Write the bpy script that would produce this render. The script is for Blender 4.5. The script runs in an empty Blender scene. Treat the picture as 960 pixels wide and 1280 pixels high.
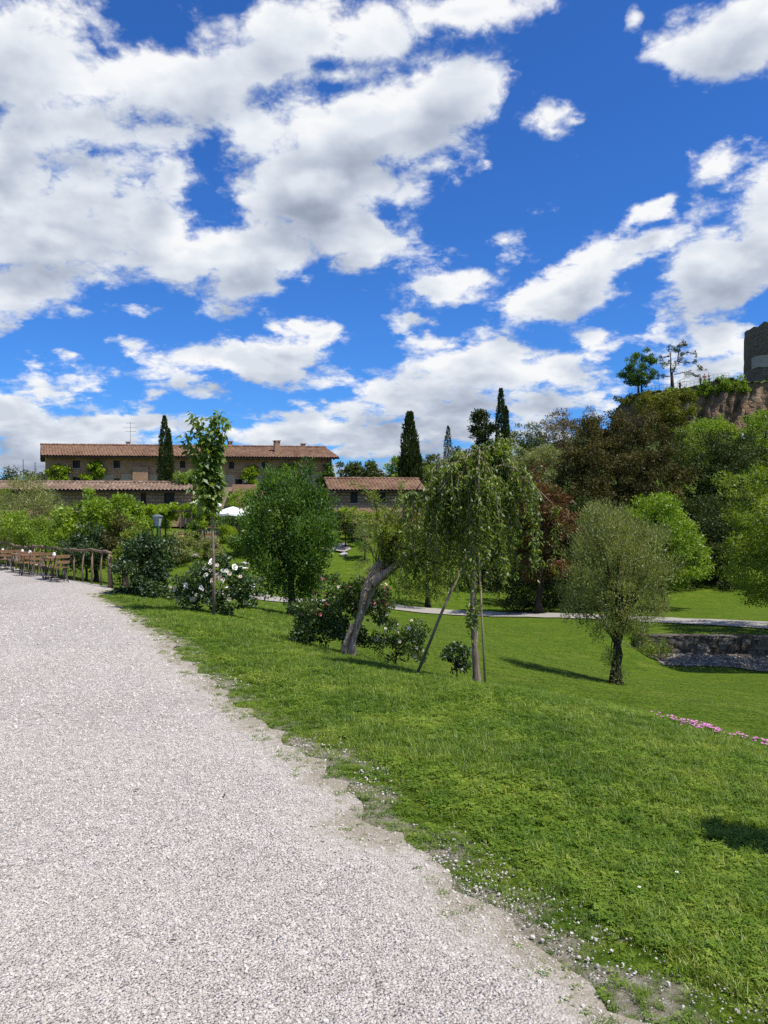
import bpy, bmesh, math, random
import numpy as np
from mathutils import Vector, Matrix, Euler

R = math.radians
random.seed(7)
rng = np.random.default_rng(7)
sc = bpy.context.scene
COL = sc.collection

# ------------------------------------------------------------------ camera
EYE = 1.6
FPX = 967.0                      # focal length in photograph pixels (960 x 1280)
cam_d = bpy.data.cameras.new('camera')
cam_d.sensor_fit = 'VERTICAL'
cam_d.sensor_height = 24.0
cam_d.lens = 24.0 * FPX / 1280.0
cam_d.clip_start = 0.05
cam_d.clip_end = 5000
cam = bpy.data.objects.new('camera', cam_d)
cam.location = (0, 0, EYE)
cam.rotation_euler = (R(90), 0, 0)
COL.objects.link(cam)
sc.camera = cam

# ------------------------------------------------------------------ light
SUN_EL = R(61)
SUN_H = Vector((0.88, -0.47, 0)).normalized()
SUN = Vector((SUN_H.x * math.cos(SUN_EL), SUN_H.y * math.cos(SUN_EL), math.sin(SUN_EL)))
sun_d = bpy.data.lights.new('sun', 'SUN')
sun_d.energy = 4.9
sun_d.angle = R(0.53)
sun_d.color = (1.0, 0.955, 0.89)
sun = bpy.data.objects.new('sun', sun_d)
sun.rotation_euler = SUN.to_track_quat('Z', 'Y').to_euler()
sun.location = SUN * 60
COL.objects.link(sun)

sc.view_settings.view_transform = 'Standard'
sc.view_settings.look = 'None'
sc.view_settings.gamma = 1.0
sc.view_settings.use_curve_mapping = False
sc.view_settings.exposure = 0.28
cy = sc.cycles
cy.max_bounces = 5
cy.diffuse_bounces = 3
cy.glossy_bounces = 2
cy.transmission_bounces = 4
cy.transparent_max_bounces = 6
cy.caustics_reflective = False
cy.caustics_refractive = False
cy.use_denoising = False
try:
    cy.denoiser = 'OPENIMAGEDENOISE'
except Exception:
    pass
cy.sample_clamp_indirect = 4.0


class NT:
    """small helper for node trees"""
    def __init__(s, tree):
        s.t = tree
        s.n = tree.nodes
        s.l = tree.links

    def new(s, typ, **kw):
        n = s.n.new(typ)
        for k, v in kw.items():
            setattr(n, k, v)
        return n

    def put(s, sock, v):
        if isinstance(v, bpy.types.NodeSocket):
            s.l.new(v, sock)
        elif v is not None:
            if hasattr(sock.default_value, '__len__') and not hasattr(v, '__len__'):
                v = (v,) * len(sock.default_value)
            if hasattr(sock.default_value, '__len__') and len(sock.default_value) == 4 and len(v) == 3:
                v = (*v, 1)
            sock.default_value = v

    def m(s, op, a, b=None, c=None, clamp=False):
        n = s.new('ShaderNodeMath', operation=op, use_clamp=clamp)
        for i, v in enumerate((a, b, c)):
            if v is not None:
                s.put(n.inputs[i], v)
        return n.outputs[0]

    def v(s, op, a, b=None, scale=None):
        n = s.new('ShaderNodeVectorMath', operation=op)
        s.put(n.inputs[0], a)
        if b is not None:
            s.put(n.inputs[1], b)
        if scale is not None:
            s.put(n.inputs['Scale'], scale)
        return n.outputs['Value'] if op in ('LENGTH', 'DOT_PRODUCT', 'DISTANCE') else n.outputs['Vector']

    def noise(s, vec, scale, detail=4, rough=0.55, out='Fac', dist=0.0):
        n = s.new('ShaderNodeTexNoise')
        if vec is not None:
            s.put(n.inputs['Vector'], vec)
        s.put(n.inputs['Scale'], scale)
        s.put(n.inputs['Detail'], detail)
        s.put(n.inputs['Roughness'], rough)
        s.put(n.inputs['Distortion'], dist)
        return n.outputs[out]

    def ramp(s, fac, stops, interp='LINEAR'):
        n = s.new('ShaderNodeValToRGB')
        n.color_ramp.interpolation = interp
        e = n.color_ramp.elements
        while len(e) < len(stops):
            e.new(0.5)
        for i, (p, c) in enumerate(stops):
            e[i].position = p
            e[i].color = (*c, 1) if len(c) == 3 else c
        s.put(n.inputs[0], fac)
        return n.outputs[0]

    def mix(s, fac, a, b, blend='MIX'):
        n = s.new('ShaderNodeMix', data_type='RGBA', blend_type=blend)
        s.put(n.inputs[0], fac)
        s.put(n.inputs[6], a)
        s.put(n.inputs[7], b)
        return n.outputs[2]

    def smooth(s, x, lo, hi, a=0.0, b=1.0):
        n = s.new('ShaderNodeMapRange', interpolation_type='SMOOTHSTEP')
        s.put(n.inputs[0], x)
        for i, v in enumerate((lo, hi, a, b)):
            s.put(n.inputs[i + 1], v)
        return n.outputs[0]

    def comb(s, x, y, z):
        n = s.new('ShaderNodeCombineXYZ')
        for i, v in enumerate((x, y, z)):
            s.put(n.inputs[i], v)
        return n.outputs[0]

    def sep(s, v):
        n = s.new('ShaderNodeSeparateXYZ')
        s.put(n.inputs[0], v)
        return n.outputs

    def bump(s, h, strength=0.5, dist=0.02, normal=None):
        n = s.new('ShaderNodeBump')
        s.put(n.inputs['Strength'], strength)
        s.put(n.inputs['Distance'], dist)
        s.put(n.inputs['Height'], h)
        if normal is not None:
            s.put(n.inputs['Normal'], normal)
        return n.outputs[0]


def S(r, g, b):
    f = lambda c: (c / 255 / 12.92) if c / 255 <= 0.04045 else ((c / 255 + 0.055) / 1.055) ** 2.4
    return (f(r), f(g), f(b))


# ------------------------------------------------------------------ world: Nishita sky + cumulus
CLOUDS = [  # centre and radii in photograph pixels, tilt in degrees (rising to the right)
    (40, 60, 170, 100, 0), (180, 100, 125, 75, 0), (30, 160, 90, 45, 0), (265, 95, 60, 60, 0), (110, 160, 80, 36, 0), (200, 150, 70, 36, 0),
    (430, 22, 190, 72, 0), (570, 5, 120, 40, 10), (340, 55, 80, 46, 0), (420, 85, 90, 40, 0),
    (450, 165, 160, 95, 8), (550, 140, 78, 84, 0), (385, 245, 135, 92, 0), (340, 305, 140, 70, 0), (300, 350, 70, 56, 0),
    (435, 305, 74, 60, 0), (320, 160, 66, 56, 0), (480, 250, 60, 60, 0),
    (60, 300, 170, 90, 0), (165, 275, 95, 70, 0), (235, 320, 115, 50, 0), (40, 355, 100, 55, 0), (150, 198, 64, 30, 0),
    (10, 230, 90, 60, 0), (75, 250, 80, 56, 0), (215, 215, 44, 44, 0),
    (915, 45, 110, 66, 0), (850, 62, 44, 26, 0), (960, 20, 90, 60, 0),
    (690, 158, 42, 30, 8), (722, 160, 26, 18, 0), (905, 212, 46, 22, 15), (820, 248, 46, 12, 30), (655, 286, 50, 32, 15), (550, 362, 70, 40, 20),
    (725, 340, 104, 48, 22), (690, 388, 66, 40, 10), (790, 318, 48, 24, 25), (655, 360, 40, 24, 20),
    (925, 330, 115, 64, 15), (960, 262, 78, 54, 20), (880, 365, 84, 40, 18), (920, 415, 84, 40, 0), (835, 395, 46, 22, 20), (790, 12, 18, 20, 50),
    (300, 455, 160, 34, 0), (370, 442, 64, 36, 0), (250, 445, 74, 32, 0), (160, 438, 36, 16, 0), (425, 462, 54, 14, 0),
    (186, 490, 24, 15, 0), (80, 450, 18, 13, 0), (258, 494, 26, 11, 0),
    (50, 482, 90, 30, 0), (10, 520, 130, 44, 0), (110, 545, 150, 40, 0), (172, 521, 28, 9, 0), (108, 512, 40, 20, 0), (20, 575, 120, 30, 0),
    (600, 475, 165, 46, 6), (740, 447, 38, 28, 15), (700, 462, 54, 30, 10), (540, 500, 150, 46, 8), (430, 530, 150, 34, 5), (500, 545, 270, 34, 0),
    (330, 548, 100, 20, 0), (560, 440, 64, 20, 5), (376, 410, 22, 11, 0), (680, 500, 90, 30, 0),
    (870, 462, 70, 34, 0), (940, 450, 60, 36, 0), (250, 590, 300, 24, 0), (640, 580, 200, 26, 0),
]


def cloud_group():
    g = bpy.data.node_groups.new('cumulus_density', 'ShaderNodeTree')
    g.interface.new_socket('Direction', in_out='INPUT', socket_type='NodeSocketVector')
    g.interface.new_socket('Density', in_out='OUTPUT', socket_type='NodeSocketFloat')
    g.interface.new_socket('Body', in_out='OUTPUT', socket_type='NodeSocketFloat')
    n = NT(g)
    gi = n.new('NodeGroupInput')
    go = n.new('NodeGroupOutput')
    d = n.v('NORMALIZE', gi.outputs[0])
    x, y, z = n.sep(d)
    # cloud-deck mapping: features shrink towards the horizon in every direction
    zz = n.m('ADD', n.m('MAXIMUM', z, -0.02), 0.35)
    q = n.comb(n.m('DIVIDE', x, zz), n.m('DIVIDE', y, zz), 0.0)
    big = n.noise(q, 3.2, 2, 0.5, 'Color')
    f1 = n.noise(q, 5.5, 9, 0.56)
    f2 = n.noise(n.v('ADD', q, (7.3, 2.1, 0)), 17.0, 6, 0.6)
    # directions towards the valley: the cumulus that stand there
    ys = n.m('MAXIMUM', y, 0.2)
    uv = n.comb(n.m('DIVIDE', x, ys), n.m('DIVIDE', z, ys), 0.0)
    amp = n.m('MULTIPLY', zz, 0.13)
    uv = n.v('ADD', uv, n.v('MULTIPLY', n.v('SUBTRACT', big, (0.5, 0.5, 0.5)), n.comb(amp, amp, 0)))
    wisp = n.noise(n.v('ADD', q, (1.7, 9.4, 0)), 11.0, 5, 0.6, 'Color')
    amp2 = n.m('MULTIPLY', zz, 0.085)
    uv = n.v('ADD', uv, n.v('MULTIPLY', n.v('SUBTRACT', wisp, (0.5, 0.5, 0.5)), n.comb(amp2, amp2, 0)))
    acc = None
    for (cx, cy_, rx, ry, rot) in CLOUDS:
        c = ((cx - 480) / FPX, (640 - cy_) / FPX, 0)
        dv = n.v('SUBTRACT', uv, c)
        if rot:
            rn = n.new('ShaderNodeVectorRotate', rotation_type='Z_AXIS')
            n.put(rn.inputs['Vector'], dv)
            n.put(rn.inputs['Angle'], -R(rot))
            dv = rn.outputs[0]
        r = n.v('LENGTH', n.v('MULTIPLY', dv, (FPX / rx, FPX / ry, 0)))
        sz = min(1.0, max(0.42, math.sqrt(rx * ry) / 85))      # small clouds are torn more by the wind
        mm = n.m('MULTIPLY', n.m('SUBTRACT', 1.0 + 0.35 * (1 - sz), r), sz)
        acc = mm if acc is None else n.m('SMOOTH_MAX', acc, mm, 0.25)
    acc = n.m('MULTIPLY', n.m('MAXIMUM', n.m('MINIMUM', acc, 0.8), -0.75), 0.85)
    # everywhere else the same kind of broken cumulus
    gen = n.m('MULTIPLY', n.m('SUBTRACT', n.noise(n.v('ADD', q, (3.1, 5.2, 0)), 1.6, 3, 0.5), 0.5), 4.0)
    gen = n.m('MAXIMUM', n.m('MINIMUM', gen, 0.8), -0.7)
    w = n.smooth(y, 0.5, 0.74)
    base = n.m('ADD', n.m('MULTIPLY', acc, w), n.m('MULTIPLY', gen, n.m('SUBTRACT', 1.0, w)))
    vo = n.new('ShaderNodeTexVoronoi', feature='F1', normalize=True)          # rounded heads
    n.put(vo.inputs['Vector'], n.v('ADD', q, n.v('SCALE', n.v('SUBTRACT', wisp, (0.5, 0.5, 0.5)), scale=0.10)))
    n.put(vo.inputs['Scale'], 9.0)
    n.put(vo.inputs['Detail'], 3.0)
    n.put(vo.inputs['Roughness'], 0.55)
    n.put(vo.inputs['Lacunarity'], 2.3)
    heads = n.m('SUBTRACT', 0.265, vo.outputs['Distance'])
    det = n.m('ADD', n.m('MULTIPLY', n.m('SUBTRACT', f1, 0.5), 1.5), n.m('MULTIPLY', n.m('SUBTRACT', f2, 0.5), 0.35))
    det = n.m('ADD', det, n.m('MULTIPLY', heads, 1.5))
    n.put(go.inputs[0], n.m('ADD', base, det))
    f3 = n.noise(q, 5.5, 3.2, 0.5)       # the rounded heaps without the torn rim
    n.put(go.inputs[1], n.m('ADD', n.m('MULTIPLY', base, 0.8), n.m('ADD', n.m('MULTIPLY', n.m('SUBTRACT', f3, 0.5), 1.9), n.m('MULTIPLY', heads, 0.75))))
    return g


world = bpy.data.worlds.new('World')
sc.world = world
world.use_nodes = True
world.cycles.sampling_method = 'MANUAL'
world.cycles.sample_map_resolution = 512
w = NT(world.node_tree)
w.n.clear()
wo = w.new('ShaderNodeOutputWorld')
sky = w.new('ShaderNodeTexSky', sky_type='NISHITA')
sky.sun_disc = False
sky.sun_elevation = SUN_EL
sky.sun_rotation = math.atan2(SUN_H.x, SUN_H.y)
sky.altitude = 200
sky.air_density = 1.0
sky.dust_density = 0.35
sky.ozone_density = 2.4
hs = w.new('ShaderNodeHueSaturation')
hs.inputs['Saturation'].default_value = 1.05
hs.inputs['Value'].default_value = 1.0
w.l.new(sky.outputs[0], hs.inputs['Color'])
bg_sky = w.new('ShaderNodeBackground')
w.l.new(w.mix(1.0, hs.outputs[0], (0.30, 0.68, 1.26), 'MULTIPLY'), bg_sky.inputs[0])
bg_sky.inputs[1].default_value = 0.10
cg = cloud_group()
tc = w.new('ShaderNodeTexCoord')
g1 = w.new('ShaderNodeGroup')
g1.node_tree = cg
w.l.new(tc.outputs['Generated'], g1.inputs[0])
g2 = w.new('ShaderNodeGroup')
g2.node_tree = cg
w.put(g2.inputs[0], w.v('ADD', tc.outputs['Generated'], tuple(Vector((0.35, -0.1, 0.93)) * 0.042)))
D = g1.outputs[0]
alpha = w.m('POWER', w.smooth(D, -0.02, 0.36), 1.15)
body, body2 = g1.outputs[1], g2.outputs[1]
thick = w.smooth(body, 0.12, 0.72)
lit = w.m('ADD', 0.5, w.m('MULTIPLY', w.m('SUBTRACT', body, body2), 0.95), clamp=True)
crisp = w.m('MULTIPLY', w.m('SUBTRACT', D, body), 0.07)
lum = w.m('SUBTRACT', w.m('ADD', 0.56, w.m('MULTIPLY', lit, 0.66)), w.m('MULTIPLY', thick, 0.40))
hz = w.smooth(w.sep(tc.outputs['Generated'])[2], 0.02, 0.24, 0.20, 0.0)      # the low decks are seen through more air
lum = w.m('MAXIMUM', w.m('SUBTRACT', w.m('ADD', lum, crisp), hz), 0.0)
ccol = w.ramp(lum, [(0.0, S(130, 142, 164)), (0.36, S(156, 167, 186)), (0.62, S(196, 205, 220)), (0.86, S(232, 238, 246)), (1.0, S(252, 253, 255))])
bg_c = w.new('ShaderNodeBackground')
w.l.new(ccol, bg_c.inputs[0])
bg_c.inputs[1].default_value = 0.80
mx = w.new('ShaderNodeMixShader')
w.l.new(alpha, mx.inputs[0])
w.l.new(bg_sky.outputs[0], mx.inputs[1])
w.l.new(bg_c.outputs[0], mx.inputs[2])
w.l.new(mx.outputs[0], wo.inputs[0])


# ------------------------------------------------------------------ terrain
def P(px, py, Y):
    """the point at distance Y seen at photograph pixel (px, py)"""
    return Vector(((px - 480) / FPX * Y, Y, EYE + (640 - py) / FPX * Y))


CW = []      # known ground points X, Y, z
for X in (-60, -30, -20, -13, -8, -4, 0):
    for Y in (-25, -8, 0, 6):
        CW.append((X, Y, -0.02 * Y))
for X, Y in ((-30, 14), (-20, 14), (-12, 14), (-8, 11), (-6.5, 15), (-4.6, 9.5), (-7.2, 20.4), (-9.5, 23.5), (-12, 27), (-15.9, 32.5), (-20, 38.5),
             (-16, 22), (-28, 30), (-22, 30), (-40, 35), (-60, 30), (-45, 10), (-2.6, 6.6), (-0.8, 5.4), (-1.5, 4), (0.6, 3), (1.4, 1), (2, -3), (-28, 45)):
    CW.append((X, Y, -0.02 * Y))
for a in [(597, 858, 9.5), (440, 823, 11), (267, 772, 15), (180, 748, 18.3), (845, 905, 7.5), (945, 931, 6.9), (1100, 975, 6.2), (960, 1050, 4.25), (960, 1280, 2.5),
          (700, 872, 8.6), (520, 842, 10.2), (350, 795, 12.5), (700, 960, 5.2), (820, 1050, 4.1), (560, 905, 6.6),
          (770, 855, 20), (900, 903, 15), (880, 850, 26), (960, 850, 25), (960, 902, 15.2), (700, 852, 18), (620, 838, 18.5), (540, 800, 22), (365, 770, 22), (300, 765, 19),
          (460, 785, 22), (1150, 870, 24), (1150, 815, 33), (1200, 930, 15),
          (220, 738, 52), (360, 752, 48), (540, 765, 45), (720, 771, 41), (960, 783, 36), (850, 778, 38), (1150, 795, 33.5), (100, 730, 55), (20, 700, 58),
          (800, 797, 33), (960, 797, 33), (650, 790, 33), (500, 775, 36), (420, 765, 36), (330, 752, 40),
          (430, 690, 66), (420, 735, 53), (330, 700, 62), (250, 690, 64), (600, 725, 58), (760, 752, 50), (900, 764, 43), (1100, 775, 42),
          (262, 672, 69), (200, 640, 88), (400, 640, 88), (-40, 640, 82), (100, 650, 74), (330, 655, 75), (470, 655, 76), (20, 668, 66),
          (560, 630, 92), (850, 640, 80), (700, 620, 92), (980, 640, 80), (700, 605, 105), (900, 560, 108), (1050, 555, 106), (780, 575, 112), (900, 530, 125), (1100, 520, 125)]:
    p = P(*a)
    CW.append((p.x, p.y, p.z))
for X, Y, z in ((-8.6, 25, -0.95), (-12, 31, -1.1), (-16, 38, -1.2), (-22, 46, -1.4), (-6, 22, -0.8), (3.6, 10.3, -1.45), (1.2, 13.5, -1.5), (6, 10, -2.0), (-0.6, 16, -1.35),
                (8, 5, -1.3), (12, 4, -2.2), (6, -4, -0.6), (12, -10, -1.0), (30, -20, -2), (30, 10, -4), (45, 30, -3.5), (60, 60, 0),
                (60, 140, 18), (90, 130, 19), (45, 170, 19), (100, 200, 22), (80, 90, 8), (110, 80, 10),
                (-10, 120, 4), (-60, 120, 3), (-110, 60, 0), (-110, 0, 0), (-60, -60, 1), (40, -60, 0),
                (-200, 300, 9), (0, 300, 9), (200, 300, 16), (-500, 600, 24), (0, 600, 24), (500, 600, 30), (-500, 0, 5), (500, 0, 8), (0, -300, 4), (-400, -300, 4), (400, -300, 4), (20, 200, 10)):
    CW.append((X, Y, z))
CW = np.array(CW, float)


def warp(x, y):
    # coordinates in which distances shrink far away, so the far points do not overshoot
    return np.arcsinh(x / 14.0) * 14.0, np.arcsinh((y - 8) / 22.0) * 22.0


cu, cv = warp(CW[:, 0], CW[:, 1])


def tk(r2):
    return 0.5 * r2 * np.log(r2 + 1e-9)


_n = len(CW)
A = np.zeros((_n + 3, _n + 3))
A[:_n, :_n] = tk((cu[:, None] - cu[None]) ** 2 + (cv[:, None] - cv[None]) ** 2) + np.eye(_n) * 0.25
A[:_n, _n] = A[_n, :_n] = 1
A[:_n, _n + 1] = A[_n + 1, :_n] = cu
A[:_n, _n + 2] = A[_n + 2, :_n] = cv
TPS = np.linalg.solve(A, np.concatenate([CW[:, 2], [0, 0, 0]]))


def sst(x, a, b):
    t = np.clip((x - a) / (b - a), 0, 1)
    return t * t * (3 - 2 * t)


WALL_A, WALL_B = Vector((10.6, 32.6)), Vector((30.0, 31.2))     # retaining wall line


def terrain(x, y):
    u, v = warp(x, y)
    z = TPS[_n] + TPS[_n + 1] * u + TPS[_n + 2] * v
    for i in range(_n):
        z = z + TPS[i] * tk((u - cu[i]) ** 2 + (v - cv[i]) ** 2)
    wl = WALL_A.y + (x - WALL_A.x) * (WALL_B.y - WALL_A.y) / (WALL_B.x - WALL_A.x)
    pit = sst(x, 9.6, 11.2) * sst(y, wl - 6.0, wl - 2.4) * (1 - sst(y, wl - 0.02, wl + 0.35))
    return z - 0.62 * pit


def axis(lo, hi, c, s, n):
    a, b = math.asinh((lo - c) / s), math.asinh((hi - c) / s)
    return c + s * np.sinh(np.linspace(a, b, n))


GX = axis(-700, 700, 0.5, 4.0, 300)
GY = np.unique(np.concatenate([axis(-300, 900, 6, 6.0, 300), np.linspace(30.6, 34.0, 18)]))
MX, MY = np.meshgrid(GX, GY, indexing='ij')
MZ = terrain(MX, MY)


def gz(x, y):
    """height of the ground sheet"""
    x = np.asarray(x, float)
    y = np.asarray(y, float)
    i = np.clip(np.searchsorted(GX, x) - 1, 0, len(GX) - 2)
    j = np.clip(np.searchsorted(GY, y) - 1, 0, len(GY) - 2)
    fx = (x - GX[i]) / (GX[i + 1] - GX[i])
    fy = (y - GY[j]) / (GY[j + 1] - GY[j])
    return (MZ[i, j] * (1 - fx) * (1 - fy) + MZ[i + 1, j] * fx * (1 - fy) + MZ[i, j + 1] * (1 - fx) * fy + MZ[i + 1, j + 1] * fx * fy)


def G(px, Y):
    """ground point at distance Y in the direction of photograph column px"""
    X = (px - 480) / FPX * Y
    return Vector((X, Y, float(gz(X, Y))))


# ------------------------------------------------------------------ mesh helpers
def raw_mesh(name, V, F, mats=(), smooth=False, attrs=None):
    """V (n,3) array, F (m,k) array of equal-sided faces"""
    me = bpy.data.meshes.new(name)
    V = np.asarray(V, np.float32)
    F = np.asarray(F, np.int32)
    m, k = F.shape
    me.vertices.add(len(V))
    me.vertices.foreach_set('co', V.ravel())
    me.loops.add(m * k)
    me.loops.foreach_set('vertex_index', F.ravel())
    me.polygons.add(m)
    me.polygons.foreach_set('loop_start', np.arange(0, m * k, k, dtype=np.int32))
    me.polygons.foreach_set('loop_total', np.full(m, k, np.int32))
    if smooth:
        me.polygons.foreach_set('use_smooth', np.ones(m, bool))
    for mt in mats:
        me.materials.append(mt)
    for nm, (dom, arr) in (attrs or {}).items():
        a = me.attributes.new(nm, 'FLOAT', dom)
        a.data.foreach_set('value', np.asarray(arr, np.float32))
    me.update(calc_edges=True)
    return me


def link(name, me, parent=None, loc=None, rz=0.0):
    o = bpy.data.objects.new(name, me)
    COL.objects.link(o)
    if parent is not None:
        o.parent = parent
    if loc is not None:
        o.location = loc
    if rz:
        o.rotation_euler = (0, 0, rz)
    return o


def tag(o, label=None, cat=None, group=None, kind=None):
    if label:
        o['label'] = label
    if cat:
        o['category'] = cat
    if group:
        o['group'] = group
    if kind:
        o['kind'] = kind
    return o


def thing(name, label, cat, loc=(0, 0, 0), rz=0.0, group=None):
    return tag(link(name, None, None, loc, rz), label, cat, group)


class MB:
    """collects shapes into one mesh"""
    def __init__(s):
        s.V = []
        s.F = []

    def add(s, vs, fs):
        o = len(s.V)
        s.V.extend([tuple(v) for v in vs])
        s.F.extend([tuple(i + o for i in f) for f in fs])
        return s

    def box(s, c, size, rot=None):
        hx, hy, hz = size[0] / 2, size[1] / 2, size[2] / 2
        vs = [Vector((x, y, z)) for z in (-hz, hz) for x, y in ((-hx, -hy), (hx, -hy), (hx, hy), (-hx, hy))]
        if rot is not None:
            M = rot if isinstance(rot, Matrix) else Euler(rot).to_matrix()
            vs = [M @ v for v in vs]
        c = Vector(c)
        return s.add([v + c for v in vs], [(3, 2, 1, 0), (4, 5, 6, 7), (0, 1, 5, 4), (1, 2, 6, 5), (2, 3, 7, 6), (3, 0, 4, 7)])

    def bar(s, a, b, w, h=None):
        """a box beam from a to b"""
        a, b = Vector(a), Vector(b)
        d = b - a
        q = d.to_track_quat('X', 'Z').to_matrix()
        return s.box((a + b) / 2, (d.length, w, h or w), q)

    def hexa(s, p):
        """eight corners, bottom four then top four"""
        return s.add(p, [(3, 2, 1, 0), (4, 5, 6, 7), (0, 1, 5, 4), (1, 2, 6, 5), (2, 3, 7, 6), (3, 0, 4, 7)])

    def tube(s, pts, rad, seg=6, jitter=0.0, rnd=None):
        pts = [Vector(p) for p in pts]
        n = len(pts)
        if not hasattr(rad, '__len__'):
            rad = [rad] * n
        vs, fs = [], []
        ref = Vector((0.31, 0.17, 0.93))
        for i in range(n):
            t = (pts[min(i + 1, n - 1)] - pts[max(i - 1, 0)])
            t = t.normalized() if t.length > 1e-9 else Vector((0, 0, 1))
            if abs(t.dot(ref)) > 0.95:
                ref = Vector((1, 0.2, 0.1)).normalized()
            a = t.cross(ref).normalized()
            b = t.cross(a)
            for k in range(seg):
                an = 2 * math.pi * k / seg
                r = rad[i]
                if jitter and rnd:
                    r *= 1 + rnd.uniform(-jitter, jitter)
                vs.append(pts[i] + a * math.cos(an) * r + b * math.sin(an) * r)
        for i in range(n - 1):
            for k in range(seg):
                k2 = (k + 1) % seg
                fs.append((i * seg + k, i * seg + k2, (i + 1) * seg + k2, (i + 1) * seg + k))
        fs.append(tuple(range(seg - 1, -1, -1)))
        fs.append(tuple((n - 1) * seg + k for k in range(seg)))
        return s.add(vs, fs)

    def lathe(s, prof, seg=12, c=(0, 0, 0)):
        c = Vector(c)
        vs, fs = [], []
        for r, z in prof:
            for k in range(seg):
                a = 2 * math.pi * k / seg
                vs.append(c + Vector((r * math.cos(a), r * math.sin(a), z)))
        for i in range(len(prof) - 1):
            for k in range(seg):
                k2 = (k + 1) % seg
                fs.append((i * seg + k, i * seg + k2, (i + 1) * seg + k2, (i + 1) * seg + k))
        fs.append(tuple(range(seg - 1, -1, -1)))
        fs.append(tuple((len(prof) - 1) * seg + k for k in range(seg)))
        return s.add(vs, fs)

    def mesh(s, name, mat, smooth=False):
        me = bpy.data.meshes.new(name)
        me.from_pydata(s.V, [], s.F)
        if mat:
            me.materials.append(mat)
        if smooth:
            me.polygons.foreach_set('use_smooth', np.ones(len(me.polygons), bool))
        me.update()
        return me

    def build(s, name, mat, parent=None, smooth=False, loc=None):
        return link(name, s.mesh(name, mat, smooth), parent, loc)


def copy_tree(o, parent=None):
    c = o.copy()
    COL.objects.link(c)
    c.parent = parent
    for ch in list(o.children):
        copy_tree(ch, c)
    return c


# ------------------------------------------------------------------ materials
def new_mat(name):
    m = bpy.data.materials.new(name)
    m.use_nodes = True
    n = NT(m.node_tree)
    n.n.clear()
    return m, n, n.new('ShaderNodeOutputMaterial')


def pbr(n, out, col, rough=0.8, normal=None, spec=0.3, metal=0.0):
    b = n.new('ShaderNodeBsdfPrincipled')
    n.put(b.inputs['Base Color'], col)
    n.put(b.inputs['Roughness'], rough)
    n.put(b.inputs['Specular IOR Level'], spec)
    n.put(b.inputs['Metallic'], metal)
    if normal is not None:
        n.put(b.inputs['Normal'], normal)
    n.l.new(b.outputs[0], out.inputs[0])
    return b


def simple(name, col, rough=0.7, var=0.25, scale=12.0, bump=0.0, spec=0.3, metal=0.0, stretch=None):
    m, n, o = new_mat(name)
    tcn = n.new('ShaderNodeTexCoord')
    vec = tcn.outputs['Object']
    if stretch:
        vec = n.v('MULTIPLY', vec, stretch)
    f = n.noise(vec, scale, 5, 0.6)
    c = n.ramp(f, [(0.25, tuple(x * (1 - var) for x in col)), (0.75, tuple(min(1, x * (1 + var)) for x in col))])
    nm = n.bump(f, bump, 0.02) if bump else None
    pbr(n, o, c, rough, nm, spec, metal)
    return m


LEAF = (1.88, 1.38, 0.74)


def leaf_mat(name, dark, mid, light, trans=0.35, gloss=0.06, rough=0.4, patch=1.5, extra=None):
    """leaves: per-leaf tint, patches of hue through the crown, light coming through"""
    dark, mid, light = (tuple(a * b for a, b in zip(c, LEAF)) for c in (dark, mid, light))
    gloss *= .5
    rough = max(rough, .48)
    m, n, o = new_mat(name)
    at = n.new('ShaderNodeAttribute', attribute_name='tint')
    tcn = n.new('ShaderNodeTexCoord')
    nz = n.noise(tcn.outputs['Object'], patch, 2, 0.5)
    f = n.m('ADD', n.m('MULTIPLY', at.outputs['Fac'], 0.65), n.m('MULTIPLY', n.m('SUBTRACT', nz, 0.5), 1.1))
    f = n.m('ADD', f, 0.18, clamp=True)
    c = n.ramp(f, [(0.0, dark), (0.5, mid), (1.0, light)])
    if extra:   # a share of leaves of another colour
        thr, ecol = extra
        c = n.mix(n.m('GREATER_THAN', at.outputs['Fac'], thr), c, ecol)
    di = n.new('ShaderNodeBsdfDiffuse')
    n.put(di.inputs[0], c)
    tr = n.new('ShaderNodeBsdfTranslucent')
    n.put(tr.inputs[0], n.mix(1.0, c, (1.25, 1.3, 0.55), 'MULTIPLY'))
    ms = n.new('ShaderNodeMixShader')
    n.put(ms.inputs[0], trans)
    n.l.new(di.outputs[0], ms.inputs[1])
    n.l.new(tr.outputs[0], ms.inputs[2])
    gl = n.new('ShaderNodeBsdfGlossy')
    n.put(gl.inputs['Color'], (0.9, 0.95, 1.0, 1))
    n.put(gl.inputs['Roughness'], rough)
    m2 = n.new('ShaderNodeMixShader')
    n.put(m2.inputs[0], gloss)
    n.l.new(ms.outputs[0], m2.inputs[1])
    n.l.new(gl.outputs[0], m2.inputs[2])
    n.l.new(m2.outputs[0], o.inputs[0])
    return m


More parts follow.
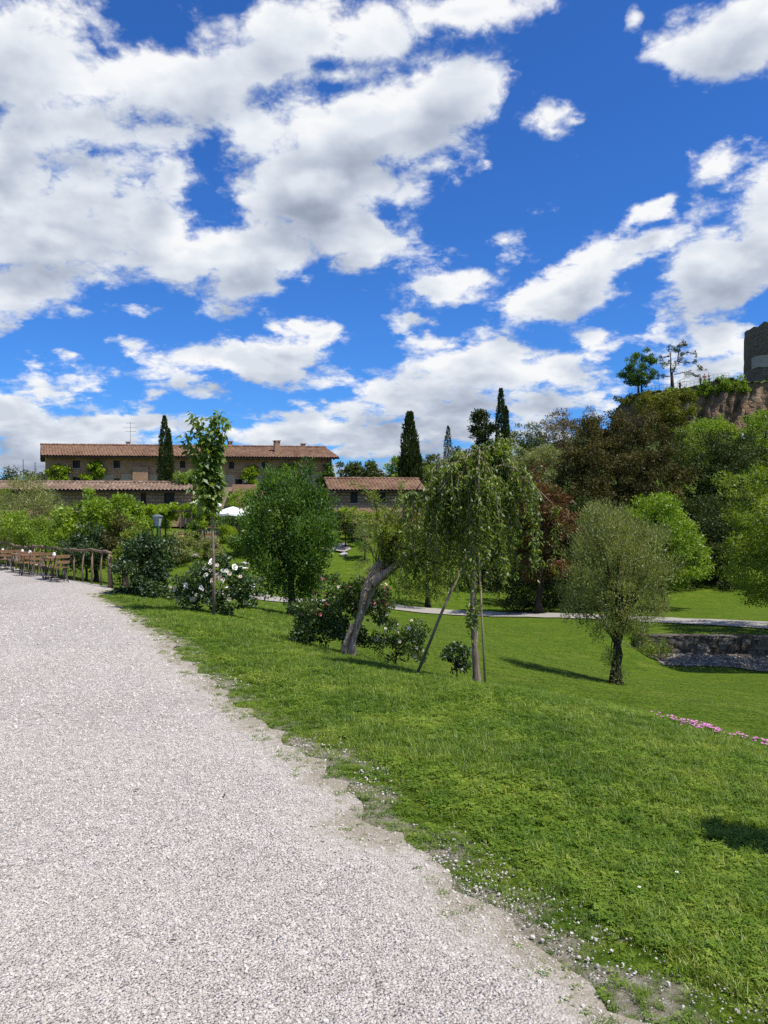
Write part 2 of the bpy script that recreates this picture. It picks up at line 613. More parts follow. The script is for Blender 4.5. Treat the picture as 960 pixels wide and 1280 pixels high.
M = {}
M['leaf_dense'] = leaf_mat('leaf_dense', (0.018, 0.052, 0.012), (0.042, 0.112, 0.022), (0.092, 0.195, 0.036), 0.36, 0.06, 0.42, 1.2)
M['leaf_bright'] = leaf_mat('leaf_bright', (0.046, 0.108, 0.012), (0.098, 0.205, 0.022), (0.175, 0.300, 0.038), 0.42, 0.05, 0.45, 1.0)
M['leaf_robinia'] = leaf_mat('leaf_robinia', (0.036, 0.080, 0.010), (0.085, 0.165, 0.018), (0.165, 0.260, 0.034), 0.42, 0.05, 0.45, 1.3)
M['leaf_lime'] = leaf_mat('leaf_lime', (0.060, 0.130, 0.012), (0.125, 0.240, 0.020), (0.200, 0.330, 0.035), 0.42, 0.04, 0.5, 0.8)
M['leaf_olive'] = leaf_mat('leaf_olive', (0.054, 0.088, 0.046), (0.115, 0.172, 0.084), (0.215, 0.285, 0.165), 0.34, 0.07, 0.45, 1.6)
M['leaf_willow'] = leaf_mat('leaf_willow', (0.040, 0.085, 0.015), (0.085, 0.160, 0.028), (0.150, 0.225, 0.055), 0.4, 0.05, 0.45, 1.5)
M['leaf_weep'] = leaf_mat('leaf_weep', (0.024, 0.056, 0.010), (0.066, 0.130, 0.020), (0.135, 0.215, 0.036), 0.38, 0.06, 0.35, 2.0)
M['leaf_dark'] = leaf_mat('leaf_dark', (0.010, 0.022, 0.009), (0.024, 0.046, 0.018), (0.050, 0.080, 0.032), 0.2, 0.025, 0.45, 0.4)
M['leaf_brown'] = leaf_mat('leaf_brown', (0.016, 0.022, 0.011), (0.040, 0.048, 0.025), (0.086, 0.092, 0.052), 0.22, 0.02, 0.45, 0.25, extra=(0.95, (0.10, 0.07, 0.04, 1)))
M['leaf_russet'] = leaf_mat('leaf_russet', (0.030, 0.018, 0.012), (0.080, 0.044, 0.026), (0.140, 0.080, 0.048), 0.3, 0.05, 0.45, 0.8, extra=(0.60, (0.075, 0.105, 0.025, 1)))
M['leaf_yellow'] = leaf_mat('leaf_yellow', (0.032, 0.052, 0.010), (0.076, 0.108, 0.016), (0.140, 0.175, 0.026), 0.3, 0.04, 0.5, 0.5)
M['leaf_grey'] = leaf_mat('leaf_grey', (0.050, 0.058, 0.048), (0.095, 0.100, 0.092), (0.160, 0.160, 0.165), 0.2, 0.05, 0.5, 0.4)
M['leaf_cypress'] = leaf_mat('leaf_cypress', (0.008, 0.020, 0.008), (0.020, 0.042, 0.014), (0.040, 0.070, 0.024), 0.15, 0.04, 0.5, 0.7)
M['leaf_far'] = leaf_mat('leaf_far', (0.020, 0.042, 0.016), (0.045, 0.080, 0.028), (0.085, 0.125, 0.050), 0.25, 0.04, 0.5, 0.2)
M['leaf_rose'] = leaf_mat('leaf_rose', (0.010, 0.030, 0.012), (0.026, 0.066, 0.020), (0.060, 0.120, 0.032), 0.25, 0.09, 0.35, 3.0)
M['leaf_rosered'] = leaf_mat('leaf_rosered', (0.014, 0.038, 0.012), (0.036, 0.084, 0.020), (0.075, 0.135, 0.032), 0.3, 0.07, 0.4, 3.0, extra=(0.93, (0.13, 0.045, 0.03, 1)))
M['leaf_glossy'] = leaf_mat('leaf_glossy', (0.008, 0.024, 0.010), (0.020, 0.055, 0.016), (0.050, 0.105, 0.028), 0.24, 0.09, 0.3, 2.0)
M['leaf_sapling'] = leaf_mat('leaf_sapling', (0.030, 0.072, 0.012), (0.066, 0.145, 0.022), (0.120, 0.215, 0.036), 0.42, 0.08, 0.33, 3.0)


def bark_mat(name, a, b, scale=14, stretch=(1, 1, 0.22), bump=0.8):
    m, n, o = new_mat(name)
    tcn = n.new('ShaderNodeTexCoord')
    vec = n.v('MULTIPLY', tcn.outputs['Object'], stretch)
    f = n.noise(vec, scale, 6, 0.65, dist=0.4)
    f2 = n.noise(tcn.outputs['Object'], scale * 0.25, 3, 0.5)
    c = n.ramp(f, [(0.3, a), (0.7, b)])
    c = n.mix(n.m('MULTIPLY', f2, 0.5), c, tuple(x * 0.55 for x in a))
    pbr(n, o, c, 0.9, n.bump(f, bump, 0.03), 0.15)
    return m


M['bark'] = bark_mat('bark', (0.055, 0.040, 0.028), (0.150, 0.115, 0.085))
M['bark_pale'] = bark_mat('bark_pale', (0.12, 0.082, 0.055), (0.42, 0.34, 0.25), 16)
M['bark_old'] = bark_mat('bark_old', (0.17, 0.11, 0.068), (0.64, 0.50, 0.36), 26, (1, 1, 0.14), 1.0)
M['bark_dark'] = bark_mat('bark_dark', (0.025, 0.02, 0.016), (0.075, 0.06, 0.048), 10)
M['stake'] = bark_mat('stake_wood', (0.15, 0.115, 0.075), (0.33, 0.265, 0.18), 20, (1, 1, 0.05), 0.3)
M['bamboo'] = bark_mat('bamboo', (0.38, 0.27, 0.14), (0.58, 0.45, 0.26), 20, (1, 1, 0.05), 0.2)
M['log'] = bark_mat('log_wood', (0.13, 0.085, 0.05), (0.34, 0.25, 0.165), 18, (1, 1, 0.12), 0.6)
M['slat'] = bark_mat('slat_wood', (0.16, 0.085, 0.042), (0.33, 0.20, 0.11), 16, (0.2, 1, 1), 0.2)
M['iron'] = simple('dark_iron', (0.035, 0.03, 0.028), 0.55, 0.3, 20, metal=0.4)
M['green_paint'] = simple('green_paint', (0.03, 0.16, 0.06), 0.45, 0.2, 9)
M['zinc'] = simple('lantern_zinc', (0.17, 0.20, 0.20), 0.45, 0.2, 14, metal=0.3)
M['frost'] = simple('frosted_glass', (0.36, 0.40, 0.40), 0.25, 0.12, 8, spec=0.5)
M['white'] = simple('white_plaster', (0.78, 0.77, 0.74), 0.7, 0.05, 5)
M['canvas'] = simple('white_canvas', (0.80, 0.79, 0.77), 0.85, 0.04, 3)
M['frame_wood'] = simple('window_wood', (0.05, 0.032, 0.022), 0.6, 0.3, 10)
M['shutter'] = simple('shutter_wood', (0.16, 0.145, 0.12), 0.7, 0.2, 10)
M['dark_in'] = simple('unlit_room', (0.02, 0.018, 0.016), 0.9, 0.2, 3)
M['skin'] = simple('skin', (0.45, 0.27, 0.19), 0.6, 0.06, 6)
M['shirt_white'] = simple('shirt_white', (0.78, 0.78, 0.78), 0.85, 0.04, 6)
M['shirt_red'] = simple('shirt_red', (0.40, 0.055, 0.035), 0.85, 0.1, 6)
M['shirt_dark'] = simple('shirt_dark', (0.035, 0.045, 0.075), 0.85, 0.1, 6)
M['trousers'] = simple('trousers_dark', (0.03, 0.032, 0.04), 0.85, 0.1, 6)
M['hair'] = simple('hair_brown', (0.035, 0.022, 0.015), 0.6, 0.2, 30)
M['petal_white'] = simple('petal_white', (0.78, 0.76, 0.66), 0.6, 0.08, 30)
M['petal_cream'] = simple('petal_cream', (0.72, 0.60, 0.48), 0.6, 0.1, 30)
M['petal_pink'] = simple('petal_pink', (0.46, 0.13, 0.14), 0.6, 0.2, 30)
M['petal_mauve'] = simple('petal_mauve', (0.56, 0.20, 0.40), 0.6, 0.25, 30)
M['rail_grey'] = simple('rail_grey', (0.10, 0.105, 0.11), 0.5, 0.15, 8, metal=0.3)
M['tube_white'] = simple('tube_white', (0.62, 0.64, 0.66), 0.5, 0.05, 8)
M['boulder'] = simple('pale_boulder', (0.46, 0.44, 0.41), 0.9, 0.2, 4, 0.5)
M['dry_leaf'] = simple('dry_leaf', (0.06, 0.04, 0.025), 0.8, 0.3, 40)
M['glass'] = simple('window_glass', (0.010, 0.011, 0.013), 0.3, 0.2, 3, spec=0.25)


def ground_mat():
    m, n, o = new_mat('lawn')
    geo = n.new('ShaderNodeNewGeometry')
    p = geo.outputs['Position']
    x, y, z = n.sep(p)
    flat = n.comb(x, y, 0)
    fine = n.noise(flat, 38, 6, 0.65)
    med = n.noise(flat, 2.6, 6, 0.7)
    mid = n.noise(n.v('ADD', flat, (4, 9, 0)), 7.5, 5, 0.65)
    big = n.noise(flat, 0.33, 4, 0.55)
    streak = n.noise(n.v('MULTIPLY', flat, (0.55, 2.4, 1)), 1.6, 6, 0.68)
    c = n.ramp(med, [(0.34, (0.062, 0.108, 0.006)), (0.5, (0.092, 0.152, 0.010)), (0.66, (0.140, 0.198, 0.016))])
    c = n.mix(n.m('MULTIPLY', n.smooth(streak, 0.47, 0.60), 0.85), c, (0.178, 0.225, 0.018))
    c = n.mix(n.m('MULTIPLY', n.smooth(mid, 0.48, 0.60), 0.75), c, (0.046, 0.090, 0.006))
    c = n.mix(n.m('MULTIPLY', n.smooth(big, 0.45, 0.70), 0.35), c, (0.058, 0.118, 0.007))
    c = n.mix(n.m('MULTIPLY', n.smooth(fine, 0.4, 0.62, 0.6, 0.0), 1.0), c, (0.036, 0.074, 0.005))
    # bare soil and crushed stone trodden into the turf along the gravel
    at = n.new('ShaderNodeAttribute', attribute_name='edge')
    sn = n.noise(flat, 3.2, 5, 0.65)
    soil = n.smooth(n.m('ADD', at.outputs['Fac'], n.m('MULTIPLY', n.m('SUBTRACT', sn, 0.5), 1.6)), 0.0, 0.30, 1.0, 0.0)
    sc_ = n.ramp(n.noise(flat, 30, 6, 0.7), [(0.3, (0.175, 0.145, 0.10)), (0.5, (0.30, 0.26, 0.195)), (0.72, (0.46, 0.42, 0.36))])
    c = n.mix(n.m('MULTIPLY', soil, 0.9), c, sc_)
    soil2 = n.smooth(n.noise(flat, 5.5, 4, 0.6), 0.62, 0.70)
    c = n.mix(n.m('MULTIPLY', soil2, 0.35), c, (0.17, 0.14, 0.05))
    dry = n.smooth(n.noise(n.v('ADD', flat, (31, 7, 0)), 0.75, 5, 0.62), 0.55, 0.68)
    c = n.mix(n.m('MULTIPLY', dry, 0.5), c, (0.185, 0.19, 0.03))
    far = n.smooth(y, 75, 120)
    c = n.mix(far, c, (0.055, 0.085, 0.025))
    h = n.m('ADD', fine, n.m('MULTIPLY', med, 0.6))
    pbr(n, o, c, 0.95, n.bump(h, 0.9, 0.05), 0.08)
    return m


def gravel_mat():
    m, n, o = new_mat('gravel_sheet')
    geo = n.new('ShaderNodeNewGeometry')
    p = geo.outputs['Position']
    at = n.new('ShaderNodeAttribute', attribute_name='edge')     # metres from the grass
    vo = n.new('ShaderNodeTexVoronoi')
    n.put(vo.inputs['Vector'], p)
    n.put(vo.inputs['Scale'], 80.0)
    vo2 = n.new('ShaderNodeTexVoronoi')
    n.put(vo2.inputs['Vector'], p)
    n.put(vo2.inputs['Scale'], 27.0)
    cr = n.sep(vo.outputs['Color'])[0]
    cr2 = n.sep(vo2.outputs['Color'])[1]
    g1_ = n.m('ADD', n.m('MULTIPLY', cr, 0.6), n.m('MULTIPLY', cr2, 0.4))
    c = n.ramp(g1_, [(0.05, (0.25, 0.216, 0.185)), (0.35, (0.47, 0.425, 0.372)), (0.65, (0.59, 0.54, 0.48)), (0.95, (0.75, 0.70, 0.635))])
    big = n.noise(p, 0.55, 4, 0.6)
    c = n.mix(n.m('MULTIPLY', n.smooth(big, 0.42, 0.7), 0.28), c, (0.36, 0.325, 0.28))
    track = n.noise(n.v('MULTIPLY', p, (1.3, 0.22, 1)), 1.0, 3, 0.5)
    c = n.mix(n.m('MULTIPLY', n.smooth(track, 0.52, 0.66), 0.30), c, (0.40, 0.36, 0.31))
    patch = n.noise(p, 2.1, 5, 0.65)
    e = n.m('ADD', at.outputs['Fac'], n.m('MULTIPLY', n.m('SUBTRACT', patch, 0.5), 1.3))
    dirt = n.smooth(e, 0.02, 0.55, 1.0, 0.0)
    dn = n.noise(p, 30, 6, 0.7)
    dc = n.ramp(dn, [(0.3, (0.175, 0.145, 0.10)), (0.5, (0.31, 0.27, 0.21)), (0.72, (0.47, 0.43, 0.375))])
    c = n.mix(n.m('MULTIPLY', dirt, 0.85), c, dc)
    c = n.mix(n.m('MULTIPLY', n.smooth(e, -0.15, 0.26, 1.0, 0.0), 0.6), c, (0.20, 0.172, 0.11))
    h = n.m('ADD', n.m('MULTIPLY', vo.outputs['Distance'], -1.0), n.m('MULTIPLY', dn, 0.4))
    pbr(n, o, c, 0.95, n.bump(h, n.m('SUBTRACT', 1.0, n.m('MULTIPLY', dirt, 0.7)), 0.02), 0.1)
    return m


def path_mat():
    m, n, o = new_mat('pale_path')
    geo = n.new('ShaderNodeNewGeometry')
    p = geo.outputs['Position']
    f = n.noise(p, 14, 6, 0.7)
    b = n.noise(p, 0.5, 4, 0.6)
    c = n.ramp(f, [(0.3, (0.25, 0.225, 0.185)), (0.7, (0.40, 0.365, 0.31))])
    c = n.mix(n.m('MULTIPLY', b, 0.4), c, (0.28, 0.265, 0.23))
    pbr(n, o, c, 0.95, n.bump(f, 0.5, 0.02), 0.1)
    return m


def stone_rand(name, ramp_stops, rough=0.9, spec=0.15):
    m, n, o = new_mat(name)
    oi = n.new('ShaderNodeObjectInfo')
    tcn = n.new('ShaderNodeTexCoord')
    c = n.ramp(oi.outputs['Random'], ramp_stops)
    f = n.noise(tcn.outputs['Object'], 6, 5, 0.6)
    c = n.mix(n.m('MULTIPLY', f, 0.45), c, n.mix(1.0, c, (0.6, 0.58, 0.55), 'MULTIPLY'))
    pbr(n, o, c, rough, n.bump(f, 0.5, 0.02), spec)
    return m


def masonry(name, scale, c1, c2, mortar, bw=0.5, rh=0.25, bump=0.6, dirt=0.35):
    """coursed blocks; object coordinates are metres along the wall and up"""
    m, n, o = new_mat(name)
    uv = n.new('ShaderNodeAttribute', attribute_name='wallpos')
    br = n.new('ShaderNodeTexBrick')
    nz = n.noise(uv.outputs['Vector'], 1.3, 4, 0.6, 'Color')
    vec = n.v('ADD', uv.outputs['Vector'], n.v('SCALE', n.v('SUBTRACT', nz, (0.5, 0.5, 0.5)), scale=0.12))
    n.put(br.inputs['Vector'], vec)
    n.put(br.inputs['Color1'], (*c1, 1))
    n.put(br.inputs['Color2'], (*c2, 1))
    n.put(br.inputs['Mortar'], (*mortar, 1))
    n.put(br.inputs['Scale'], 1.0)
    n.put(br.inputs['Mortar Size'], 0.028 * scale)
    n.put(br.inputs['Mortar Smooth'], 0.3)
    n.put(br.inputs['Brick Width'], bw)
    n.put(br.inputs['Row Height'], rh)
    big = n.noise(uv.outputs['Vector'], 0.45, 5, 0.65)
    f = n.noise(uv.outputs['Vector'], 7, 5, 0.7)
    c = n.mix(n.m('MULTIPLY', n.smooth(big, 0.4, 0.7), dirt), br.outputs[0], tuple(x * 0.6 for x in c1))
    c = n.mix(n.m('MULTIPLY', n.smooth(f, 0.35, 0.7), 0.35), c, tuple(min(1, x * 1.35) for x in c2))
    h = n.m('ADD', n.m('MULTIPLY', br.outputs['Fac'], -1.0), n.m('MULTIPLY', f, 0.5))
    pbr(n, o, c, 0.95, n.bump(h, bump, 0.05), 0.1)
    return m


def tile_mat(name, a, b, c3):
    m, n, o = new_mat(name)
    tcn = n.new('ShaderNodeTexCoord')
    uv = n.new('ShaderNodeAttribute', attribute_name='tilepos')
    wn = n.new('ShaderNodeTexWhiteNoise', noise_dimensions='2D')
    n.put(wn.inputs['Vector'], n.v('FLOOR', uv.outputs['Vector']))
    big = n.noise(tcn.outputs['Object'], 0.35, 5, 0.65)
    f = n.noise(tcn.outputs['Object'], 3.5, 5, 0.7)
    c = n.ramp(wn.outputs['Value'], [(0.0, a), (0.5, b), (1.0, c3)])
    c = n.mix(n.m('MULTIPLY', n.smooth(big, 0.45, 0.68), 0.45), c, tuple(x * 0.5 for x in a))
    c = n.mix(n.m('MULTIPLY', n.smooth(f, 0.5, 0.75), 0.4), c, (0.16, 0.135, 0.085))
    pbr(n, o, c, 0.9, n.bump(f, 0.4, 0.03), 0.12)
    return m


def rock_mat(name, a, b, c3):
    m, n, o = new_mat(name)
    geo = n.new('ShaderNodeNewGeometry')
    p = geo.outputs['Position']
    f = n.noise(n.v('MULTIPLY', p, (1, 1, 2.2)), 0.42, 8, 0.68)
    g = n.noise(p, 0.13, 3, 0.5)
    c = n.ramp(f, [(0.3, a), (0.5, b), (0.7, c3)])
    c = n.mix(n.m('MULTIPLY', n.smooth(g, 0.48, 0.62), 0.6), c, tuple(x * 0.55 for x in b))
    pbr(n, o, c, 0.95, n.bump(f, 1.0, 0.8), 0.08)
    return m


M['ground'] = ground_mat()
M['gravel'] = gravel_mat()
M['path'] = path_mat()
M['stone'] = stone_rand('gravel_stone', [(0.0, (0.42, 0.372, 0.325)), (0.15, (0.57, 0.512, 0.452)), (0.6, (0.67, 0.608, 0.542)), (1.0, (0.79, 0.73, 0.66))])
M['wall_stone'] = stone_rand('wall_stone', [(0.0, (0.06, 0.05, 0.04)), (0.5, (0.12, 0.10, 0.08)), (1.0, (0.21, 0.18, 0.145))])
M['pebble'] = stone_rand('pebble', [(0.0, (0.10, 0.085, 0.065)), (0.5, (0.20, 0.175, 0.14)), (1.0, (0.38, 0.34, 0.29))])
M['farm_wall'] = masonry('farm_wall', 1.0, (0.41, 0.20, 0.10), (0.54, 0.31, 0.175), (0.32, 0.19, 0.11))
M['farm_sunlit'] = masonry('farm_sunlit', 1.0, (0.46, 0.32, 0.215), (0.56, 0.42, 0.30), (0.36, 0.27, 0.19))  # lower front wall, tone lifted to paint the sunlight below the eave shadow
M['low_wall'] = masonry('low_wall', 1.6, (0.27, 0.165, 0.10), (0.37, 0.245, 0.155), (0.12, 0.08, 0.052), 0.62, 0.32, 0.9)
M['brick_wall'] = masonry('brick_wall', 0.6, (0.36, 0.19, 0.11), (0.46, 0.27, 0.165), (0.35, 0.27, 0.2), 0.3, 0.1)
M['tower_wall'] = masonry('tower_wall', 1.5, (0.135, 0.098, 0.068), (0.23, 0.175, 0.125), (0.085, 0.065, 0.048), 0.7, 0.38, 1.0, 0.5)
M['tile'] = tile_mat('roof_tile', (0.15, 0.080, 0.050), (0.215, 0.124, 0.080), (0.28, 0.185, 0.122))
M['tile_old'] = tile_mat('roof_tile_old', (0.135, 0.088, 0.062), (0.21, 0.142, 0.102), (0.31, 0.225, 0.165))
M['terracotta'] = simple('terracotta', (0.36, 0.17, 0.10), 0.85, 0.25, 6, 0.2)
M['rock'] = rock_mat('cliff_rock', (0.14, 0.088, 0.054), (0.29, 0.195, 0.12), (0.48, 0.35, 0.235))
M['earth'] = rock_mat('cliff_top_soil', (0.05, 0.07, 0.02), (0.08, 0.11, 0.025), (0.13, 0.15, 0.04))
M['tower_stone'] = simple('tower_stone', (0.17, 0.145, 0.118), 0.9, 0.25, 3)
M['bed'] = simple('stony_bed', (0.19, 0.16, 0.12), 0.95, 0.35, 3, 0.5)
M['plaster'] = simple('old_plaster', (0.36, 0.315, 0.255), 0.9, 0.15, 1.5)


def grass_mat():
    m, n, o = new_mat('grass_blade')
    geo = n.new('ShaderNodeNewGeometry')
    x, y, z = n.sep(geo.outputs['Position'])
    p = n.comb(x, y, 0)
    at = n.new('ShaderNodeAttribute', attribute_name='tint')
    oi = n.new('ShaderNodeObjectInfo')
    big = n.noise(p, 1.2, 4, 0.6)
    f = n.m('ADD', n.m('MULTIPLY', at.outputs['Fac'], 0.6), n.m('MULTIPLY', oi.outputs['Random'], 0.3))
    f = n.m('ADD', f, n.m('ADD', n.m('MULTIPLY', n.m('SUBTRACT', big, 0.40), 1.5), n.m('MULTIPLY', n.m('SUBTRACT', n.noise(p, 4.5, 3, 0.6), 0.5), 0.9)), clamp=True)
    c = n.ramp(f, [(0.0, (0.040, 0.092, 0.009)), (0.4, (0.102, 0.184, 0.017)), (0.75, (0.185, 0.272, 0.028)), (1.0, (0.310, 0.365, 0.055))])
    c = n.mix(n.m('GREATER_THAN', at.outputs['Fac'], 0.965), c, (0.34, 0.28, 0.12))
    di = n.new('ShaderNodeBsdfDiffuse')
    n.put(di.inputs[0], c)
    tr = n.new('ShaderNodeBsdfTranslucent')
    n.put(tr.inputs[0], n.mix(1.0, c, (1.2, 1.25, 0.6), 'MULTIPLY'))
    ms = n.new('ShaderNodeMixShader')
    n.put(ms.inputs[0], 0.35)
    n.l.new(di.outputs[0], ms.inputs[1])
    n.l.new(tr.outputs[0], ms.inputs[2])
    gl = n.new('ShaderNodeBsdfGlossy')
    n.put(gl.inputs['Roughness'], 0.42)
    m2 = n.new('ShaderNodeMixShader')
    n.put(m2.inputs[0], 0.02)
    n.l.new(ms.outputs[0], m2.inputs[1])
    n.l.new(gl.outputs[0], m2.inputs[2])
    n.l.new(m2.outputs[0], o.inputs[0])
    return m


M['grass'] = grass_mat()

# ------------------------------------------------------------------ ground sheet
nx, ny = len(GX), len(GY)
idx = np.arange(nx * ny).reshape(nx, ny)
F = np.stack([idx[:-1, :-1], idx[1:, :-1], idx[1:, 1:], idx[:-1, 1:]], -1).reshape(-1, 4)
V = np.stack([MX, MY, MZ], -1).reshape(-1, 3)
GROUND_V, GROUND_F = V, F

# gravel yard: its edge along the lawn, then along the fence
FENCE_A = Vector((-7.2, 20.4))
FENCE_B = Vector((-20.0, 38.2))
EDGE = []
for px, py in ((930, 1420), (790, 1290), (748, 1250), (700, 1208), (632, 1160), (585, 1112), (528, 1068), (466, 1022), (414, 972), (368, 935), (322, 890), (268, 862), (245, 838), (205, 800), (165, 770), (124, 744)):
    Yd = EYE / ((py - 640) / FPX - 0.02)
    EDGE.append(((px - 480) / FPX * Yd, Yd))
EDGE = [(2.6, -1.0), (1.7, 0.6)] + EDGE[0:] + [(-7.0, 20.15), (-7.6, 21.3), (-12.0, 27.3), (-20.3, 38.9)]
EDGE = np.array(EDGE)


def edge_curve(step=0.06):
    pts = []
    for i in range(len(EDGE) - 1):
        a, b = EDGE[i], EDGE[i + 1]
        L = np.linalg.norm(b - a)
        k = max(2, int(L / step))
        for t in range(k):
            pts.append(a + (b - a) * t / k)
    pts.append(EDGE[-1])
    pts = np.array(pts)
    ker = np.hanning(15)
    ker /= ker.sum()
    sm = pts.copy()
    for c in range(2):
        sm[7:-7, c] = np.convolve(pts[:, c], ker, 'valid')
    d = np.gradient(sm, axis=0)
    nrm = np.stack([-d[:, 1], d[:, 0]], 1)
    nrm /= np.linalg.norm(nrm, axis=1)[:, None] + 1e-9
    s = np.arange(len(sm)) * step
    r = np.random.default_rng(3)
    wob = sum(r.uniform(.4, 1) * np.sin(s * f + r.uniform(0, 6)) * a for f, a in ((0.9, .05), (2.1, .05), (4.3, .045), (8.1, .045), (15, .04), (29, .028), (55, .016)))
    return sm + nrm * wob[:, None]


EC = edge_curve()


def edge_dist(x, y):
    """signed distance to the gravel edge, positive on the gravel side"""
    x = np.atleast_1d(x)
    y = np.atleast_1d(y)
    out = np.empty(len(x))
    sub = EC[::2]
    tan = np.gradient(sub, axis=0)
    for s in range(0, len(x), 4000):
        dx = x[s:s + 4000, None] - sub[None, :, 0]
        dy = y[s:s + 4000, None] - sub[None, :, 1]
        d2 = dx * dx + dy * dy
        k = d2.argmin(1)
        ar = np.arange(len(k))
        cr = tan[k, 0] * dy[ar, k] - tan[k, 1] * dx[ar, k]
        out[s:s + 4000] = np.sqrt(d2[ar, k]) * np.sign(cr)
    return out


ed_ = np.full(len(GROUND_V), 9.0)
near_ = (np.abs(GROUND_V[:, 0]) < 12) & (GROUND_V[:, 1] > -1) & (GROUND_V[:, 1] < 21)
ed_[near_] = np.abs(edge_dist(GROUND_V[near_, 0], GROUND_V[near_, 1]))
tag(link('ground', raw_mesh('ground', GROUND_V, GROUND_F, [M['ground']], True, {'edge': ('POINT', ed_)})), 'green lawn falling from the gravel yard into the valley', kind='structure')

ec2 = EC[::2]
steps = np.array([0, 0.15, 0.3, 0.5, 0.8, 1.2, 1.8, 2.6, 3.6, 5, 7, 10, 14, 20, 30, 45])
GV, GE = [], []
for s in steps:
    row = ec2.copy()
    row[:, 0] -= s                      # the yard spreads to the left of its edge
    row[:, 1] -= s * 0.10 * np.clip((ec2[:, 1] - 18) / 4, 0, 1)
    GV.append(row)
GV = np.stack(GV, 1)
nr, nc = GV.shape[:2]
gxy = GV.reshape(-1, 2)
gzv = gz(gxy[:, 0], gxy[:, 1]) + 0.012
gi_ = np.arange(nr * nc).reshape(nr, nc)
GFc = np.stack([gi_[:-1, :-1], gi_[1:, :-1], gi_[1:, 1:], gi_[:-1, 1:]], -1).reshape(-1, 4)[:, ::-1]
ge = np.abs(edge_dist(gxy[:, 0], gxy[:, 1]))
ge[gxy[:, 1] > 19.9] += 1.0
tag(link('gravel_yard', raw_mesh('gravel_yard', np.column_stack([gxy, gzv]), GFc, [M['gravel']], True, {'edge': ('POINT', ge)})),
    'pale grey gravel yard beside the lawn', kind='structure')


def strip(name, pts, width, mat, lift, seg=0.6, across=5):
    """a path laid over the ground along a polyline"""
    pts = [Vector(p) for p in pts]
    out = []
    for i in range(len(pts) - 1):
        k = max(2, int((pts[i + 1] - pts[i]).length / seg))
        for t in range(k):
            out.append(pts[i].lerp(pts[i + 1], t / k))
    out.append(pts[-1])
    a = np.array([(p.x, p.y) for p in out])
    ker = np.hanning(13)
    ker /= ker.sum()
    for c in range(2):
        a[6:-6, c] = np.convolve(a[:, c], ker, 'valid')
    d = np.gradient(a, axis=0)
    d /= np.linalg.norm(d, axis=1)[:, None]
    nr_ = np.stack([-d[:, 1], d[:, 0]], 1)
    r = np.random.default_rng(5)
    rows = []
    for k in range(across):
        f = (k / (across - 1) - 0.5) * width
        j = r.normal(0, 0.09, len(a)) if k in (0, across - 1) else 0
        rows.append(a + nr_ * (f + j)[..., None] if np.ndim(j) else a + nr_ * f)
    g = np.stack(rows, 1)
    n_, m_ = g.shape[:2]
    xy = g.reshape(-1, 2)
    z = gz(xy[:, 0], xy[:, 1]).reshape(n_, m_)
    z = np.maximum(z, z.mean(1, keepdims=True)) + lift
    ii = np.arange(n_ * m_).reshape(n_, m_)
    ff = np.stack([ii[:-1, :-1], ii[1:, :-1], ii[1:, 1:], ii[:-1, 1:]], -1).reshape(-1, 4)[:, ::-1]
    return link(name, raw_mesh(name, np.column_stack([xy, z.ravel()]), ff, [mat], True))


PATH = [G(1400, 30), G(1150, 33.3), G(960, 36), G(850, 38.2), G(720, 41), G(540, 45), G(360, 48), G(220, 52), G(100, 55.5), G(-80, 60)]
tag(strip('path', PATH, 2.3, M['path'], 0.05), 'pale path crossing the valley lawn', kind='structure')
tag(strip('terrace_path', [G(425, 69), G(432, 66), G(415, 66.5), G(380, 67.5), G(340, 68)], 1.3, M['path'], 0.05), 'short pale garden path below the farmhouse', kind='structure')


# ------------------------------------------------------------------ instanced stuff
def instancer(name, pts, rot, scl, pick, sources, label, cat):
    c = bpy.data.collections.new(name + '_sources')
    for o in sources:
        c.objects.link(o)
    me = bpy.data.meshes.new(name)
    me.vertices.add(len(pts))
    me.vertices.foreach_set('co', np.asarray(pts, np.float32).ravel())
    a = me.attributes.new('rot', 'FLOAT_VECTOR', 'POINT')
    a.data.foreach_set('vector', np.asarray(rot, np.float32).ravel())
    a = me.attributes.new('scl', 'FLOAT', 'POINT')
    a.data.foreach_set('value', np.asarray(scl, np.float32))
    a = me.attributes.new('pick', 'INT', 'POINT')
    a.data.foreach_set('value', np.asarray(pick, np.int32))
    o = link(name, me)
    t = bpy.data.node_groups.new(name, 'GeometryNodeTree')
    t.interface.new_socket('Geometry', in_out='INPUT', socket_type='NodeSocketGeometry')
    t.interface.new_socket('Geometry', in_out='OUTPUT', socket_type='NodeSocketGeometry')
    n = t.nodes
    gi, go = n.new('NodeGroupInput'), n.new('NodeGroupOutput')
    ip = n.new('GeometryNodeInstanceOnPoints')
    ci = n.new('GeometryNodeCollectionInfo')
    ci.inputs['Collection'].default_value = c
    ci.inputs['Separate Children'].default_value = True
    ci.inputs['Reset Children'].default_value = True

    def named(nm, ty):
        x = n.new('GeometryNodeInputNamedAttribute')
        x.data_type = ty
        x.inputs['Name'].default_value = nm
        return x.outputs['Attribute']
    L = t.links.new
    L(gi.outputs[0], ip.inputs['Points'])
    L(ci.outputs[0], ip.inputs['Instance'])
    ip.inputs['Pick Instance'].default_value = True
    L(named('pick', 'INT'), ip.inputs['Instance Index'])
    L(named('rot', 'FLOAT_VECTOR'), ip.inputs['Rotation'])
    L(named('scl', 'FLOAT'), ip.inputs['Scale'])
    L(ip.outputs[0], go.inputs[0])
    md = o.modifiers.new('scatter', 'NODES')
    md.node_group = t
    return tag(o, label, cat, kind='stuff')


def src(name, V, F, mat, attrs=None, smooth=False):
    return bpy.data.objects.new(name, raw_mesh(name, V, F, [mat], smooth, attrs))


